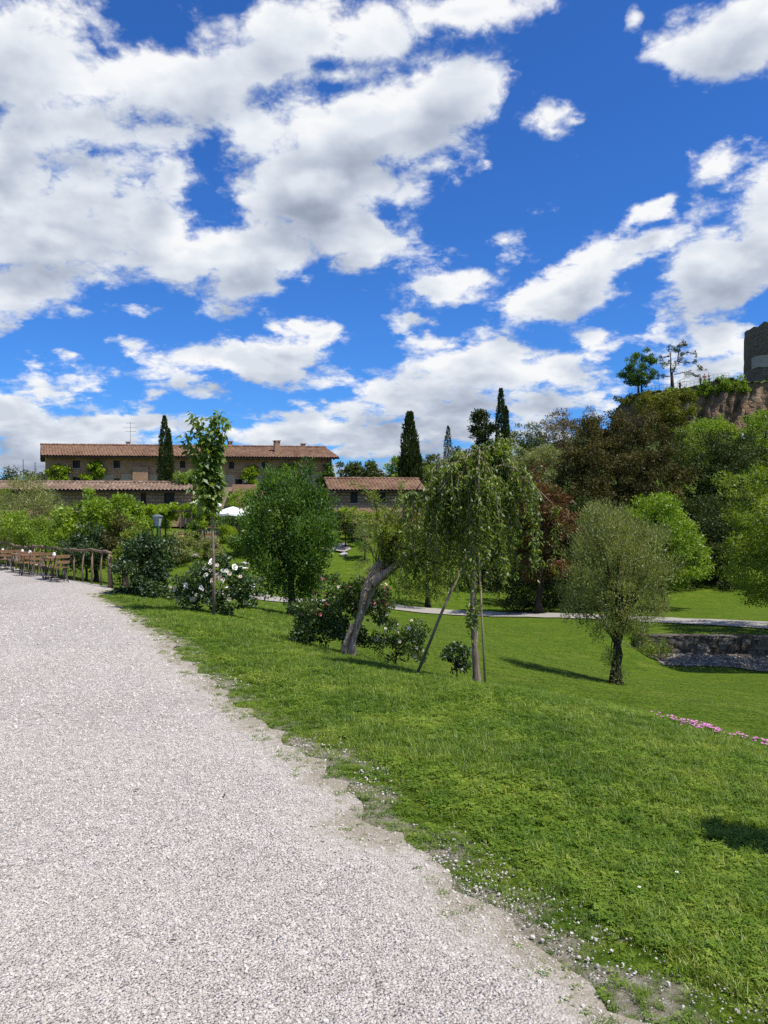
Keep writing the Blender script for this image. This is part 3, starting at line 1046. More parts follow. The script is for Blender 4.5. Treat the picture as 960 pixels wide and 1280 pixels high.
def make_stone(seed, sub=1, mat=None):
    bm = bmesh.new()
    bmesh.ops.create_icosphere(bm, subdivisions=sub, radius=1)
    r = random.Random(seed)
    sx, sy, sz = r.uniform(.8, 1.25), r.uniform(.6, 1.0), r.uniform(.45, .8)
    for v in bm.verts:
        k = 1 + r.uniform(-.28, .22)
        v.co = Vector((v.co.x * sx * k, v.co.y * sy * k, v.co.z * sz * k))
    me = bpy.data.meshes.new('stone')
    bm.to_mesh(me)
    bm.free()
    me.materials.append(mat or M['stone'])
    return bpy.data.objects.new('stone', me)


def wedge(y0, y1, dens, extra=1.6):
    """random ground points in the part of the place in view, with a margin"""
    area = 0.5 * (y1 + y0) * 1.04 * (y1 - y0) + 2 * extra * (y1 - y0)
    n = int(area * dens)
    y = np.sqrt(rng.uniform(y0 * y0, y1 * y1, n))
    x = rng.uniform(-1, 1, n) * (0.52 * y + extra)
    return x, y


def fbm2(x, y, f, seed=0):
    r = np.random.default_rng(seed)
    v = 0
    for o in range(5):
        a = r.uniform(0, 6.28, 4)
        an = r.uniform(0, 6.28, 2)
        k = f * 1.9 ** o
        v = v + (np.sin(k * (x * np.cos(an[0]) + y * np.sin(an[0])) + a[0] + 1.7 * np.sin(k * .7 * y + a[2])) *
                 np.sin(k * (x * np.cos(an[1]) + y * np.sin(an[1])) + a[1] + 1.7 * np.sin(k * .6 * x + a[3]))) * 0.62 ** o
    return v


# gravel stones
sx_, sy_, ss_ = [], [], []
for y0, y1, dn_, k in ((1.5, 3.6, 12500, 0.8), (3.6, 6, 6800, 0.95), (6, 10, 2100, 1.25), (10, 16, 420, 1.7)):
    x, y = wedge(y0, y1, dn_, 0.8)
    e = edge_dist(x, y)
    pat = fbm2(x, y, 2.6, 11)
    pr = np.where(e > 0.6, 1.0, np.where(e > 0, 0.18 + 0.75 * np.clip((e - .08) / .5, 0, 1) + 0.2 * (pat > 0.3),
                                        np.where(e > -0.55, np.clip(0.26 * (pat > 0.25), 0, 1) * np.exp(e / 0.2) + 0.01, 0.0)))
    k2 = (rng.uniform(0, 1, len(x)) < pr) & (e > -0.9)
    sx_.append(x[k2]); sy_.append(y[k2])
    ss_.append(np.clip(rng.lognormal(0, 0.38, k2.sum()), 0.45, 2.6) * 0.0047 * k)
sx_, sy_, ss_ = map(np.concatenate, (sx_, sy_, ss_))
pts = np.column_stack([sx_, sy_, gz(sx_, sy_) + 0.012 + ss_ * 0.18])
instancer('gravel', pts, rng.uniform(0, 6.28, (len(pts), 3)) * np.array([0.12, 0.12, 1]), ss_, rng.integers(0, 6, len(pts)), [make_stone(i) for i in range(6)],
          'loose pale crushed stone of the yard', 'gravel')


# grass
def blade_tuft(seed, n, h, spread, wid, lean=0.55):
    r = np.random.default_rng(seed)
    Vv, Fv, T = [], [], []
    for i in range(n):
        a = r.uniform(0, 6.28)
        b = np.array([math.cos(a), math.sin(a), 0]) * spread * math.sqrt(r.uniform(0, 1))
        d = r.uniform(0, 6.28)
        ld = np.array([math.cos(d), math.sin(d), 0])
        hh = h * r.uniform(.5, 1.1)
        l = lean * r.uniform(.3, 1.3) * hh
        wv = np.array([-ld[1], ld[0], 0]) * wid * r.uniform(.7, 1.3) / 2
        m1 = b + np.array([0, 0, hh * .55]) + ld * l * .35
        tp = b + np.array([0, 0, hh * r.uniform(.75, 1)]) + ld * l
        o = len(Vv)
        Vv += [b - wv, b + wv, m1 + wv * .9, m1 - wv * .9, tp - wv * .12, tp + wv * .12]
        Fv += [(o, o + 1, o + 2, o + 3), (o + 3, o + 2, o + 5, o + 4)]
        t = r.uniform(0, 1)
        T += [t, t]
    return src('grass_tuft', Vv, Fv, M['grass'], {'tint': ('FACE', T)})


def clover_tuft(seed, n, h, spread, size):
    r = np.random.default_rng(seed)
    Vv, Fv, T = [], [], []
    for i in range(n):
        a = r.uniform(0, 6.28)
        b = np.array([math.cos(a), math.sin(a), 0]) * spread * math.sqrt(r.uniform(0, 1))
        hh = h * r.uniform(.45, 1)
        top = b + np.array([r.normal(0, .006), r.normal(0, .006), hh])
        t = r.uniform(0, .8)
        rot0 = r.uniform(0, 6.28)
        for k in range(3):
            an = rot0 + k * 2.094
            d = np.array([math.cos(an), math.sin(an), r.uniform(-.35, .25)])
            s = np.array([-d[1], d[0], 0]) * size * .42
            o = len(Vv)
            Vv += [top, top + d * size * .55 + s, top + d * size, top + d * size * .55 - s]
            Fv += [(o, o + 1, o + 2, o + 3)]
            T += [t]
    return src('clover_tuft', Vv, Fv, M['grass'], {'tint': ('FACE', T)})


GS = [blade_tuft(1, 18, .056, .034, .0040, .8), blade_tuft(2, 16, .044, .038, .0046, .9), blade_tuft(3, 20, .064, .032, .0036, 1.0),
      clover_tuft(4, 9, .044, .036, .0125), clover_tuft(5, 10, .036, .038, .0105)]
gx_, gy_, gs_, gp_ = [], [], [], []
for y0, y1, dn_, k in ((1.4, 4, 1900, 0.9), (4, 7, 1250, 0.98), (7, 11, 800, 1.1), (11, 18, 300, 1.4), (18, 36, 105, 1.45)):
    x, y = wedge(y0, y1, dn_, 3.4)
    e = edge_dist(x, y)
    pat = fbm2(x, y, 2.6, 11)
    thin = fbm2(x, y, 3.7, 23)
    pr = np.where(e < -0.6, 0.9 + 0.1 * (thin > -.2), np.where(e < 0, np.clip(0.56 + (-e) * 1.5 - 0.42 * (pat > 0.25) + 0.25 * thin, 0.06, 1), np.where(e < 0.22, np.clip(.16 + .3 * (thin > .35) - e * .8, 0, 1), 0.0)))
    k2 = rng.uniform(0, 1, len(x)) < pr
    if y0 >= 11:      # the lower lawn is mown shorter
        k2 &= ~((x > 10.0) & (y > 26))
    x, y = x[k2], y[k2]
    cl = fbm2(x, y, 1.3, 31)
    isc = rng.uniform(0, 1, len(x)) < np.clip(0.34 + 0.35 * cl, 0.05, 0.7)
    gx_.append(x); gy_.append(y)
    gs_.append(rng.uniform(.65, 1.25, len(x)) * np.where((y > 11.5) & (x > -1.5), .5 * k, k) * (1 - 0.35 * (edge_dist(x, y) > -0.35)))
    gp_.append(np.where(isc, rng.integers(0, 2, len(x)), rng.integers(2, 5, len(x))))
gx_, gy_, gs_, gp_ = map(np.concatenate, (gx_, gy_, gs_, gp_))
pts = np.column_stack([gx_, gy_, gz(gx_, gy_) - 0.004])
rt = np.column_stack([rng.normal(0, .12, len(pts)), rng.normal(0, .12, len(pts)), rng.uniform(0, 6.28, len(pts))])
# collection children are picked in name order: clover_tuft, clover_tuft.001, grass_tuft ...
instancer('grass', pts, rt, gs_, gp_, GS, 'short green grass and clover of the lawn', 'grass')

# ------------------------------------------------------------------ foliage
NPR = np.random.default_rng(99)


def leaf_mesh(name, C, Dr, N, L, W, mat, tint=None, fold=0.16):
    """one folded four-cornered leaf per centre"""
    n = len(C)
    Dr = Dr / (np.linalg.norm(Dr, axis=1)[:, None] + 1e-9)
    Sd = np.cross(Dr, N)
    Sd /= np.linalg.norm(Sd, axis=1)[:, None] + 1e-9
    Nn = np.cross(Sd, Dr)
    L = np.broadcast_to(L, (n,))[:, None]
    W = np.broadcast_to(W, (n,))[:, None]
    mid = C + Dr * L * 0.45 + Nn * W * fold
    V = np.stack([C, mid - Sd * W / 2, C + Dr * L, mid + Sd * W / 2], 1).reshape(-1, 3)
    F = np.arange(4 * n).reshape(n, 4)
    if tint is None:
        tint = NPR.uniform(0, 1, n)
    return raw_mesh(name, V, F, [mat], False, {'tint': ('FACE', tint)})


def unit(n):
    v = NPR.normal(0, 1, (n, 3))
    return v / np.linalg.norm(v, axis=1)[:, None]


def crown_points(ells, n, clump, shell=0.55, flat=0.75, gap=0.0):
    """leaf centres: clumps spread through ellipsoids, more of them towards the outside"""
    ells = np.array(ells, float)
    vol = ells[:, 3] * ells[:, 4] * ells[:, 5]
    area = vol ** (2 / 3)
    cl, rad = [], []
    ncl = max(14, int(sum(2.6 * a / (clump * clump) for a in area)))
    ncl = min(ncl, 900)
    pk = NPR.choice(len(ells), ncl, p=area / area.sum())
    u = unit(ncl)
    rr = np.where(NPR.uniform(0, 1, ncl) < shell, NPR.uniform(0.78, 1.02, ncl), NPR.uniform(0.15, 0.85, ncl))
    cc = ells[pk, :3] + u * rr[:, None] * ells[pk, 3:]
    cr = clump * NPR.uniform(0.55, 1.35, ncl)
    # drop clumps deep inside another ellipsoid
    keep = np.ones(ncl, bool)
    for e in ells:
        q = np.linalg.norm((cc - e[:3]) / e[3:], axis=1)
        keep &= (q > 0.5) | (NPR.uniform(0, 1, ncl) < 0.35)
    if gap:
        keep &= NPR.uniform(0, 1, ncl) > gap
    cc, cr = cc[keep], cr[keep]
    wgt = cr ** 2
    pk = NPR.choice(len(cc), n, p=wgt / wgt.sum())
    r = NPR.uniform(0, 1, n) ** 0.5
    off = unit(n) * r[:, None] * cr[pk][:, None]
    off[:, 2] *= flat
    return cc[pk] + off, cc, cr, pk, off


def crown(name, mat, ells, n, clump, leaf, aspect=0.5, up=0.35, droop=0.0, parent=None, shell=0.6, flat=0.75, gap=0.0, rise=0.0, tint_h=None):
    C, cc, cr, pk, off = crown_points(ells, n, clump, shell, flat, gap)
    ctr = np.average(np.array(ells)[:, :3], axis=0, weights=np.array(ells)[:, 3])
    outw = C - ctr
    outw /= np.linalg.norm(outw, axis=1)[:, None] + 1e-9
    o2 = off / (np.linalg.norm(off, axis=1)[:, None] + 1e-9)
    Dr = unit(n) * 0.8 + o2 * 0.5 + outw * 0.3 + np.array([0, 0, rise - droop])
    N = unit(n) * 0.9 + outw * 0.45 + o2 * 0.35 + np.array([0, 0, up])
    L = leaf * NPR.uniform(0.6, 1.3, n)
    # each clump leans to one tint, so that light and dark clumps show
    ct = NPR.uniform(0, 1, len(cc))
    tint = np.clip(0.55 * NPR.uniform(0, 1, n) + 0.45 * ct[pk], 0, 1)
    tint = np.where(NPR.uniform(0, 1, n) < 0.1, NPR.uniform(0, 1, n), tint)
    me = leaf_mesh(name, C, Dr, N, L, L * aspect, mat, tint)
    return link(name, me, parent), cc


def limbs(name, base, top, r0, targets, mat, parent, seed=0, bend=0.15, seg=8, nseg=7, flare=1.5, sub=True):
    """a tapered trunk from base to top with limbs running out to the given points"""
    r = random.Random(seed)
    base, top = Vector(base), Vector(top)
    mb = MB()
    pts, rad = [], []
    h = (top - base).length
    for i in range(nseg + 1):
        t = i / nseg
        j = Vector((r.uniform(-1, 1), r.uniform(-1, 1), 0)) * bend * h * 0.12 * math.sin(t * math.pi)
        pts.append(base.lerp(top, t) + j)
        rad.append(r0 * (1 - 0.62 * t) * (1 + (flare - 1) * max(0, 1 - t * 6)))
    pts[0] -= Vector((0, 0, 0.08))
    mb.tube(pts, rad, seg, 0.14, r)
    tr = mb.build('trunk', mat, parent, True)
    lb = MB()
    for tg in targets:
        tg = Vector(tg)
        t = r.uniform(0.45, 0.98)
        k = min(int(t * nseg), nseg - 1)
        s = pts[k].lerp(pts[k + 1], t * nseg - k)
        rr = max(0.006, r0 * (1 - 0.62 * t) * r.uniform(0.32, 0.55))
        d = tg - s
        q = []
        for i in range(6):
            f = i / 5
            sag = Vector((0, 0, 1)) * d.length * 0.12 * math.sin(f * math.pi)
            jit = Vector((r.uniform(-1, 1), r.uniform(-1, 1), r.uniform(-1, 1))) * d.length * 0.035 * (0 < i < 5)
            q.append(s + d * f + sag + jit)
        lb.tube(q, [rr * (1 - 0.8 * i / 5) for i in range(6)], 5)
    if targets is not None and len(targets):
        lb.build('branches', mat, parent, True)
    return tr


def pick_targets(cc, k, seed=0):
    r = np.random.default_rng(seed)
    return cc[r.choice(len(cc), min(k, len(cc)), replace=False)]


def plant(name, label, cat, base, ells, leafmat, n, clump, leaf, barkmat='bark', trunk_top=None, trunk_r=0.1, nl=14, group=None, seed=0, aspect=0.5, crown_name='crown', **kw):
    """a tree or shrub; ellipsoids are metres relative to its base"""
    t = thing(name, label, cat, base, group=group)
    cr, cc = crown(crown_name, M[leafmat], ells, n, clump, leaf, aspect, parent=t, **kw)
    if trunk_top is None:
        e = np.array(ells)
        trunk_top = (float(e[:, 0].mean()), float(e[:, 1].mean()), float(e[:, 2].mean()))
    limbs('trunk', (0, 0, 0), trunk_top, trunk_r, pick_targets(cc, nl, seed), M[barkmat], t, seed)
    return t


def px_plant(name, label, cat, px, Y, py_top, wpx, leafmat, n, clump, leaf, lobes=6, low=0.12, seed=0, depth=1.0, trunk=0.025, barkmat='bark_dark', base_z=None, shape=None, py_low=None, **kw):
    """a bushy plant standing on the ground at (px, Y) whose top shows at py_top and whose width is wpx photograph pixels"""
    b = G(px, Y)
    if base_z is not None:
        b.z = base_z
    H = EYE + (640 - py_top) / FPX * Y - b.z
    W = wpx / FPX * Y / 2
    r = random.Random(seed * 31 + 5)
    lo = low * H if py_low is None else max(0.02, EYE + (640 - py_low) / FPX * Y - b.z)
    mid = (lo + H) / 2
    hz = (H - lo) / 2
    ells = [(W * r.uniform(-.1, .1), 0, mid, W * 0.64, W * 0.64 * depth, hz * 0.84)]
    for i in range(lobes):
        a = 2 * math.pi * (i + r.uniform(-.3, .3)) / lobes
        k = r.uniform(0.28, 0.6)
        zz_ = mid + hz * r.uniform(-0.62, 0.62)
        ells.append((math.cos(a) * W * (1 - k), math.sin(a) * W * depth * (1 - k), zz_, W * k, W * k * depth, min(hz * k * 1.1, H - zz_)))
    ells.append((W * r.uniform(-.25, .25), 0, H - hz * 0.42, W * 0.45, W * 0.45 * depth, hz * 0.42))
    return plant(name, label, cat, b, ells, leafmat, n, clump, leaf, barkmat, (0, 0, mid), max(0.03, trunk * H), seed=seed, **kw)


# ---- the dense rounded tree behind the rose bushes
b = G(365, 22)
H = EYE + (640 - 581) / FPX * 22 - b.z
W = 62 / FPX * 22
z0 = EYE + (640 - 748) / FPX * 22 - b.z
ells = [(0, 0, z0 + (H - z0) * .42, W * .90, W * .88, (H - z0) * .42), (-.2, .1, z0 + (H - z0) * .60, W * .74, W * .74, (H - z0) * .36), (.15, 0, z0 + (H - z0) * .75, W * .46, W * .46, (H - z0) * .25),
        (-.45, -.2, z0 + (H - z0) * .5, W * .6, W * .55, (H - z0) * .32), (.5, -.1, z0 + (H - z0) * .48, W * .6, W * .55, (H - z0) * .34), (.1, -.1, z0 + (H - z0) * .24, W * .62, W * .6, (H - z0) * .24)]
plant('hornbeam_tree', 'dense dark green egg-shaped tree with short trunk beside the white rose bush', 'tree', b, ells, 'leaf_dense', 36000, 0.27, 0.085, 'bark_dark', (0, 0, z0 + 1.4), 0.13, 22, seed=3,
      aspect=0.5, rise=0.8, shell=0.75, flat=1.5, gap=0.03)

# ---- olive tree on the lower lawn
b = G(770, 20)
k = 20 / FPX
zt = lambda py: EYE + (640 - py) / FPX * 20 - b.z
ells = [(0.1, 0, zt(715), 62 * k, 1.2, 56 * k), (-.25, .1, zt(678), 48 * k, 1.0, 42 * k), (.65, 0, zt(700), 40 * k, .8, 46 * k), (-.85, -.1, zt(715), 36 * k, .75, 42 * k),
        (-.45, -.2, zt(660), 28 * k, .6, 28 * k), (.15, -.3, zt(755), 50 * k, .9, 34 * k), (.35, .2, zt(660), 24 * k, .5, 22 * k), (0.9, 0, zt(745), 26 * k, .5, 22 * k), (-1.0, 0, zt(750), 24 * k, .5, 26 * k),
        (.1, 0, zt(795), 30 * k, .45, 24 * k), (-.25, -.1, zt(782), 26 * k, .4, 20 * k), (.4, 0, zt(780), 26 * k, .4, 20 * k), (.05, -.1, zt(828), 15 * k, .3, 16 * k)]
plant('olive_tree', 'silvery green olive tree with slender upright sprays alone on the lower lawn', 'tree', b, ells, 'leaf_olive', 44000, 0.24, 0.075, 'bark_dark', (0.05, 0, zt(770)), 0.15, 30, seed=8,
      aspect=0.26, rise=0.9, shell=0.6, flat=1.3)

# ---- sapling with big leaves in front of the farmhouse
b = G(267, 15)
k = 15 / FPX
t = thing('sapling_tree', 'young slender tree with big drooping leaves beside the white rose bush', 'tree', b)
zs = lambda py: EYE + (640 - py) / FPX * 15 - b.z
xs = lambda px: (px - 267) * k
mb = MB()
mb.tube([(0, 0, -.05), (.01, 0, .8), (-.015, 0, 1.6), (-.03, 0, zs(640)), (-.05, 0, zs(600)), (-.07, 0, zs(560)), (-.02, 0, zs(520))], [.034, .03, .027, .024, .02, .015, .008], 8)
mb.build('trunk', M['bark_pale'], t, True)
br = MB()
tips = []
for (pa, qa, pb, qb) in ((262, 600, 232, 545), (262, 590, 243, 522), (262, 585, 268, 518), (263, 592, 288, 528), (262, 610, 240, 565), (262, 610, 276, 560), (262, 625, 248, 590), (264, 625, 274, 592), (262, 632, 252, 608), (264, 632, 271, 604), (262, 600, 256, 528), (262, 585, 277, 520), (262, 632, 264, 615), (262, 622, 258, 600), (262, 600, 262, 560)):
    dy = random.uniform(-.35, .35)
    a, c = Vector((xs(pa), 0, zs(qa))), Vector((xs(pb), dy, zs(qb)))
    q = [a.lerp(c, f) + Vector((0, 0, .06 * math.sin(f * 3.14))) for f in (0, .25, .5, .75, 1)]
    br.tube(q, [.013, .011, .009, .006, .004], 5)
    tips.append(q)
br.build('branches', M['bark'], t, True)
C, Dd = [], []
for q in tips:
    for j in range(92):
        f = random.uniform(0.12, 1.04) * 3.999
        i = min(int(f), 3)
        p = q[i].lerp(q[i + 1], f - i) + Vector((random.gauss(0, .055), random.gauss(0, .075), random.gauss(0, .05)))
        C.append(p)
        a = random.uniform(0, 6.28)
        Dd.append((math.cos(a), math.sin(a), -random.uniform(.2, 1.5)))
for j in range(420):      # leafy column down the stem
    C.append((xs(random.gauss(263, 7.5)), random.gauss(0, .14), zs(random.uniform(545, 642))))
    a = random.uniform(0, 6.28)
    Dd.append((math.cos(a), math.sin(a), -random.uniform(.3, 1.6)))
C, Dd = np.array(C), np.array(Dd)
L = NPR.uniform(.10, .19, len(C))
link('crown', leaf_mesh('crown', C, Dd, unit(len(C)) * .6 + np.array([0.2, -.25, 1.0]), L, L * .48, M['leaf_sapling']), t)


# ---- roses
def rose_flower(mat, r=0.05):
    mb = MB()
    for ring, (k, rr, tilt) in enumerate(((5, 1.0, .35), (5, .7, .8), (3, .4, 1.2))):
        for i in range(k):
            a = 2 * math.pi * (i + ring * .5) / k
            d = Vector((math.cos(a), math.sin(a), 0))
            s = Vector((-d.y, d.x, 0))
            upv = Vector((0, 0, 1))
            o = d * (math.cos(tilt) * rr * r) + upv * (math.sin(tilt) * rr * r)
            w_ = s * r * rr * .62
            mb.add([Vector((0, 0, 0)), o * .6 + w_, o, o * .6 - w_], [(0, 1, 2, 3)])
    return mb.mesh('flower', mat)


def flowers(parent, ells, n, mats, size, seed, zmin=0.1, bias=(0.4, -0.8, 0.3)):
    r = np.random.default_rng(seed)
    mm = [rose_flower(m_, size) for m_ in mats]
    e = np.array(ells)
    for i in range(n):
        q = e[r.integers(len(e))]
        u = r.normal(0, 1, 3) + np.array(bias)
        u /= np.linalg.norm(u)
        p = q[:3] + u * q[3:] * r.uniform(.98, 1.1)
        if p[2] < zmin:
            continue
        f = link('flower', mm[r.integers(len(mm))], parent, p)
        f.rotation_euler = Vector(u).to_track_quat('Z', 'Y').to_euler()
        s = r.uniform(.7, 1.3)
        f.scale = (s, s, s)


b = G(277, 16.2)
k = 16.2 / FPX
ells = [(0, 0, .55, 44 * k, .6, .5), (-.5, -.1, .62, 26 * k, .42, .42), (.5, 0, .6, 26 * k, .42, .42), (.05, -.15, .95, 28 * k, .4, .3), (-.25, -.2, .85, 22 * k, .35, .3)]
t = plant('white_rose_bush', 'dark green bush covered in large white roses', 'rose bush', b, ells, 'leaf_rose', 9000, .15, .065, 'bark_dark', (0, 0, .6), .03, 16, seed=4, crown_name='foliage', aspect=.6)
flowers(t, ells, 52, [M['petal_white'], M['petal_white'], M['petal_cream']], .062, 5, .3)
b = G(432, 11.9)
k = 11.9 / FPX
ells = [(-.05, 0, .55, 44 * k, .5, .50), (-.5, -.05, .55, 28 * k, .4, .44), (.32, .05, .62, 34 * k, .4, .50), (-.2, .1, .95, 26 * k, .34, .28), (.4, .1, .95, 24 * k, .3, .24)]
t = plant('rose_bush', 'leafy rose bush with reddish shoots and pink blooms behind the leaning trunk', 'rose bush', b, ells, 'leaf_rosered', 15000, .13, .05, 'bark', (0, 0, .55), .022, 18, seed=6, crown_name='foliage', aspect=.55)
flowers(t, ells, 46, [M['petal_pink'], M['petal_pink'], M['petal_cream']], .028, 7, .25)
b = G(495, 12.0)
ells = [(0, 0, .42, .38, .35, .36), (.2, -.1, .6, .24, .24, .24), (-.2, 0, .5, .26, .26, .28), (.28, -.1, .3, .2, .2, .16)]
t = plant('cream_rose_bush', 'small twiggy rose bush with cream blooms beside the leaning trunk', 'rose bush', b, ells, 'leaf_rosered', 3600, .11, .042, 'bark', (0, 0, .4), .018, 14, seed=9, crown_name='foliage', aspect=.55, gap=.25)
flowers(t, ells, 24, [M['petal_cream'], M['petal_cream'], M['petal_white']], .027, 8, .2)
b = G(571, 10.6)
ells = [(0, 0, .30, .16, .16, .22), (.06, 0, .40, .12, .12, .16), (-.06, -.03, .36, .12, .12, .16)]
t = plant('small_shrub', 'small round dark shrub beside the staked weeping tree', 'shrub', b, ells, 'leaf_glossy', 1500, .07, .04, 'bark', (0, 0, .3), .012, 14, seed=10, crown_name='foliage', aspect=.6)

# ---- old leaning trunk with young shoots
b = G(440, 11)
k = 11 / FPX
t = thing('leaning_tree', 'old gnarled leaning trunk with feathery young shoots beside the rose bush', 'tree', b)
xl = lambda px: (px - 440) * k
zl = lambda py: EYE + (640 - py) / FPX * 11 - b.z


def gnarled(pts, rad, seed, seg=22):
    """a twisted trunk with deep ridges"""
    r = random.Random(seed)
    n = 64
    out, rr = [], []
    for i in range(n + 1):
        f = i / n * (len(pts) - 1)
        j = min(int(f), len(pts) - 2)
        out.append(Vector(pts[j]).lerp(Vector(pts[j + 1]), f - j))
        rr.append(rad[j] + (rad[j + 1] - rad[j]) * (f - j))
    for _ in range(8):
        out = [out[0]] + [(out[i - 1] + out[i] * 2 + out[i + 1]) / 4 for i in range(1, n)] + [out[-1]]
    mb = MB()
    ph = [r.uniform(0, 6.28) for _ in range(4)]
    vs, fs = [], []
    for i, p in enumerate(out):
        tdir = (out[min(i + 1, n)] - out[max(i - 1, 0)]).normalized()
        a = tdir.cross(Vector((0, 1, 0.1))).normalized()
        c = tdir.cross(a)
        for q in range(seg):
            an = 2 * math.pi * q / seg
            m_ = 1 + .20 * math.sin(3 * an + ph[0] + i * .08) + .16 * math.sin(5 * an + ph[1] - i * .10) + .12 * math.sin(7 * an + ph[2] + i * .15) + .10 * math.sin(i * .55 + ph[3]) * math.sin(2 * an + i * .1) + r.uniform(-.08, .08)
            vs.append(p + (a * math.cos(an) + c * math.sin(an)) * rr[i] * m_)
    for i in range(n):
        for q in range(seg):
            q2 = (q + 1) % seg
            fs.append((i * seg + q, i * seg + q2, (i + 1) * seg + q2, (i + 1) * seg + q))
    fs.append(tuple(n * seg + q for q in range(seg)))
    return mb.add(vs, fs)


mb = gnarled([(xl(437), 0, -.1), (xl(441), 0, zl(800)), (xl(452), 0, zl(765)), (xl(459), 0, zl(738)), (xl(473), .02, zl(712)), (xl(492), .03, zl(692))], [.075, .046, .052, .084, .092, .045], 3)
mb.build('trunk', M['bark_old'], t)
gnarled([(xl(466), -.04, zl(728)), (xl(487), -.09, zl(712)), (xl(514), -.10, zl(688)), (xl(524), -.1, zl(668))], [.08, .055, .036, .016], 4, 10).build('branch', M['bark_old'], t, True)
gnarled([(xl(427), .02, -.1), (xl(433), .02, zl(805)), (xl(441), .02, zl(780))], [.065, .05, .03], 5, 10).build('branch', M['bark_old'], t, True)
br = MB()
C, Dd = [], []
r = random.Random(12)
shoots = []
for i in range(105):
    a0 = Vector((xl(r.uniform(474, 508)), r.uniform(-.08, .1), zl(r.uniform(688, 712))))
    ang = r.uniform(-.45, 1.25)
    ln = r.uniform(.5, 1.55)
    dr = Vector((math.sin(ang), r.uniform(-.45, .45), math.cos(ang)))
    p = a0.copy()
    q = [p.copy()]
    for s in range(6):
        dr = (dr + Vector((r.uniform(-.2, .22), r.uniform(-.2, .2), -.10 - .07 * s * (ln > .7)))).normalized()
        p = p + dr * ln / 6
        q.append(p.copy())
    shoots.append(q)
for i in range(34):      # shoots hanging beside the trunk
    a0 = Vector((xl(r.uniform(488, 560)), r.uniform(-.3, .3), zl(r.uniform(640, 705))))
    q = [a0 + Vector((r.uniform(-.02, .05) * s, r.uniform(-.03, .03) * s, -.10 * s)) for s in range(7)]
    shoots.append(q)
for q in shoots:
    br.tube(q, [.008 * (1 - .12 * i) for i in range(len(q))], 4)
    for j in range(110):
        f = r.uniform(.1, 1.0) * (len(q) - 1.001)
        i = int(f)
        C.append(q[i].lerp(q[i + 1], f - i) + Vector((r.gauss(0, .025), r.gauss(0, .03), r.gauss(0, .025))))
        d = (q[i + 1] - q[i]).normalized()
        Dd.append(d + Vector((r.uniform(-1, 1), r.uniform(-1, 1), r.uniform(-.9, .6))))
br.build('branches', M['bark'], t, True)
C, Dd = np.array(C), np.array([tuple(x) for x in Dd])
L = NPR.uniform(.04, .08, len(C))
link('crown', leaf_mesh('crown', C, Dd, unit(len(C)) + np.array([.2, -.2, .6]), L, L * .24, M['leaf_willow']), t)

# ---- weeping tree with its stakes
b = G(597, 9.5)
k = 9.5 / FPX
t = thing('weeping_tree', 'small weeping tree with hanging leafy strands tied between two stakes', 'tree', b)
xw = lambda px: (px - 597) * k
zw = lambda py: EYE + (640 - py) / FPX * 9.5 - b.z
mb = MB()
r = random.Random(21)
tp = [(0, 0, -.06), (xw(594), 0, zw(820)), (xw(592), .01, zw(770)), (xw(592), 0, zw(720)), (xw(590), .01, zw(670)), (xw(589), 0, zw(625)), (xw(590), 0, zw(592)), (xw(594), 0, zw(572))]
tp2, tr2 = [], []
for i in range(29):
    f = i / 28 * 6.999
    tp2.append(Vector(tp[int(f)]).lerp(Vector(tp[int(f) + 1]), f - int(f)) + Vector((r.uniform(-.006, .006), r.uniform(-.006, .006), 0)))
    tr2.append(np.interp(i / 28 * 7, range(8), [.062, .042, .037, .036, .035, .033, .032, .018]) * r.uniform(.86, 1.16))
mb.tube(tp2, tr2, 10, .12, r)
mb.build('trunk', M['bark_pale'], t, True)
br = MB()
C, Dd = [], []
head = Vector((xw(592), 0, zw(590)))
limb_dirs = [(r.uniform(0, 6.28), r.uniform(.2, .88), r.uniform(.04, .34)) for _ in range(24)]
limb_dirs += [(3.05, .95, .06), (3.3, .6, .1), (0.1, 1.08, .12), (-.3, .9, .18), (-1.4, .7, .2), (-2.0, .5, .2), (.2, .55, .42), (-.4, .42, .44)]
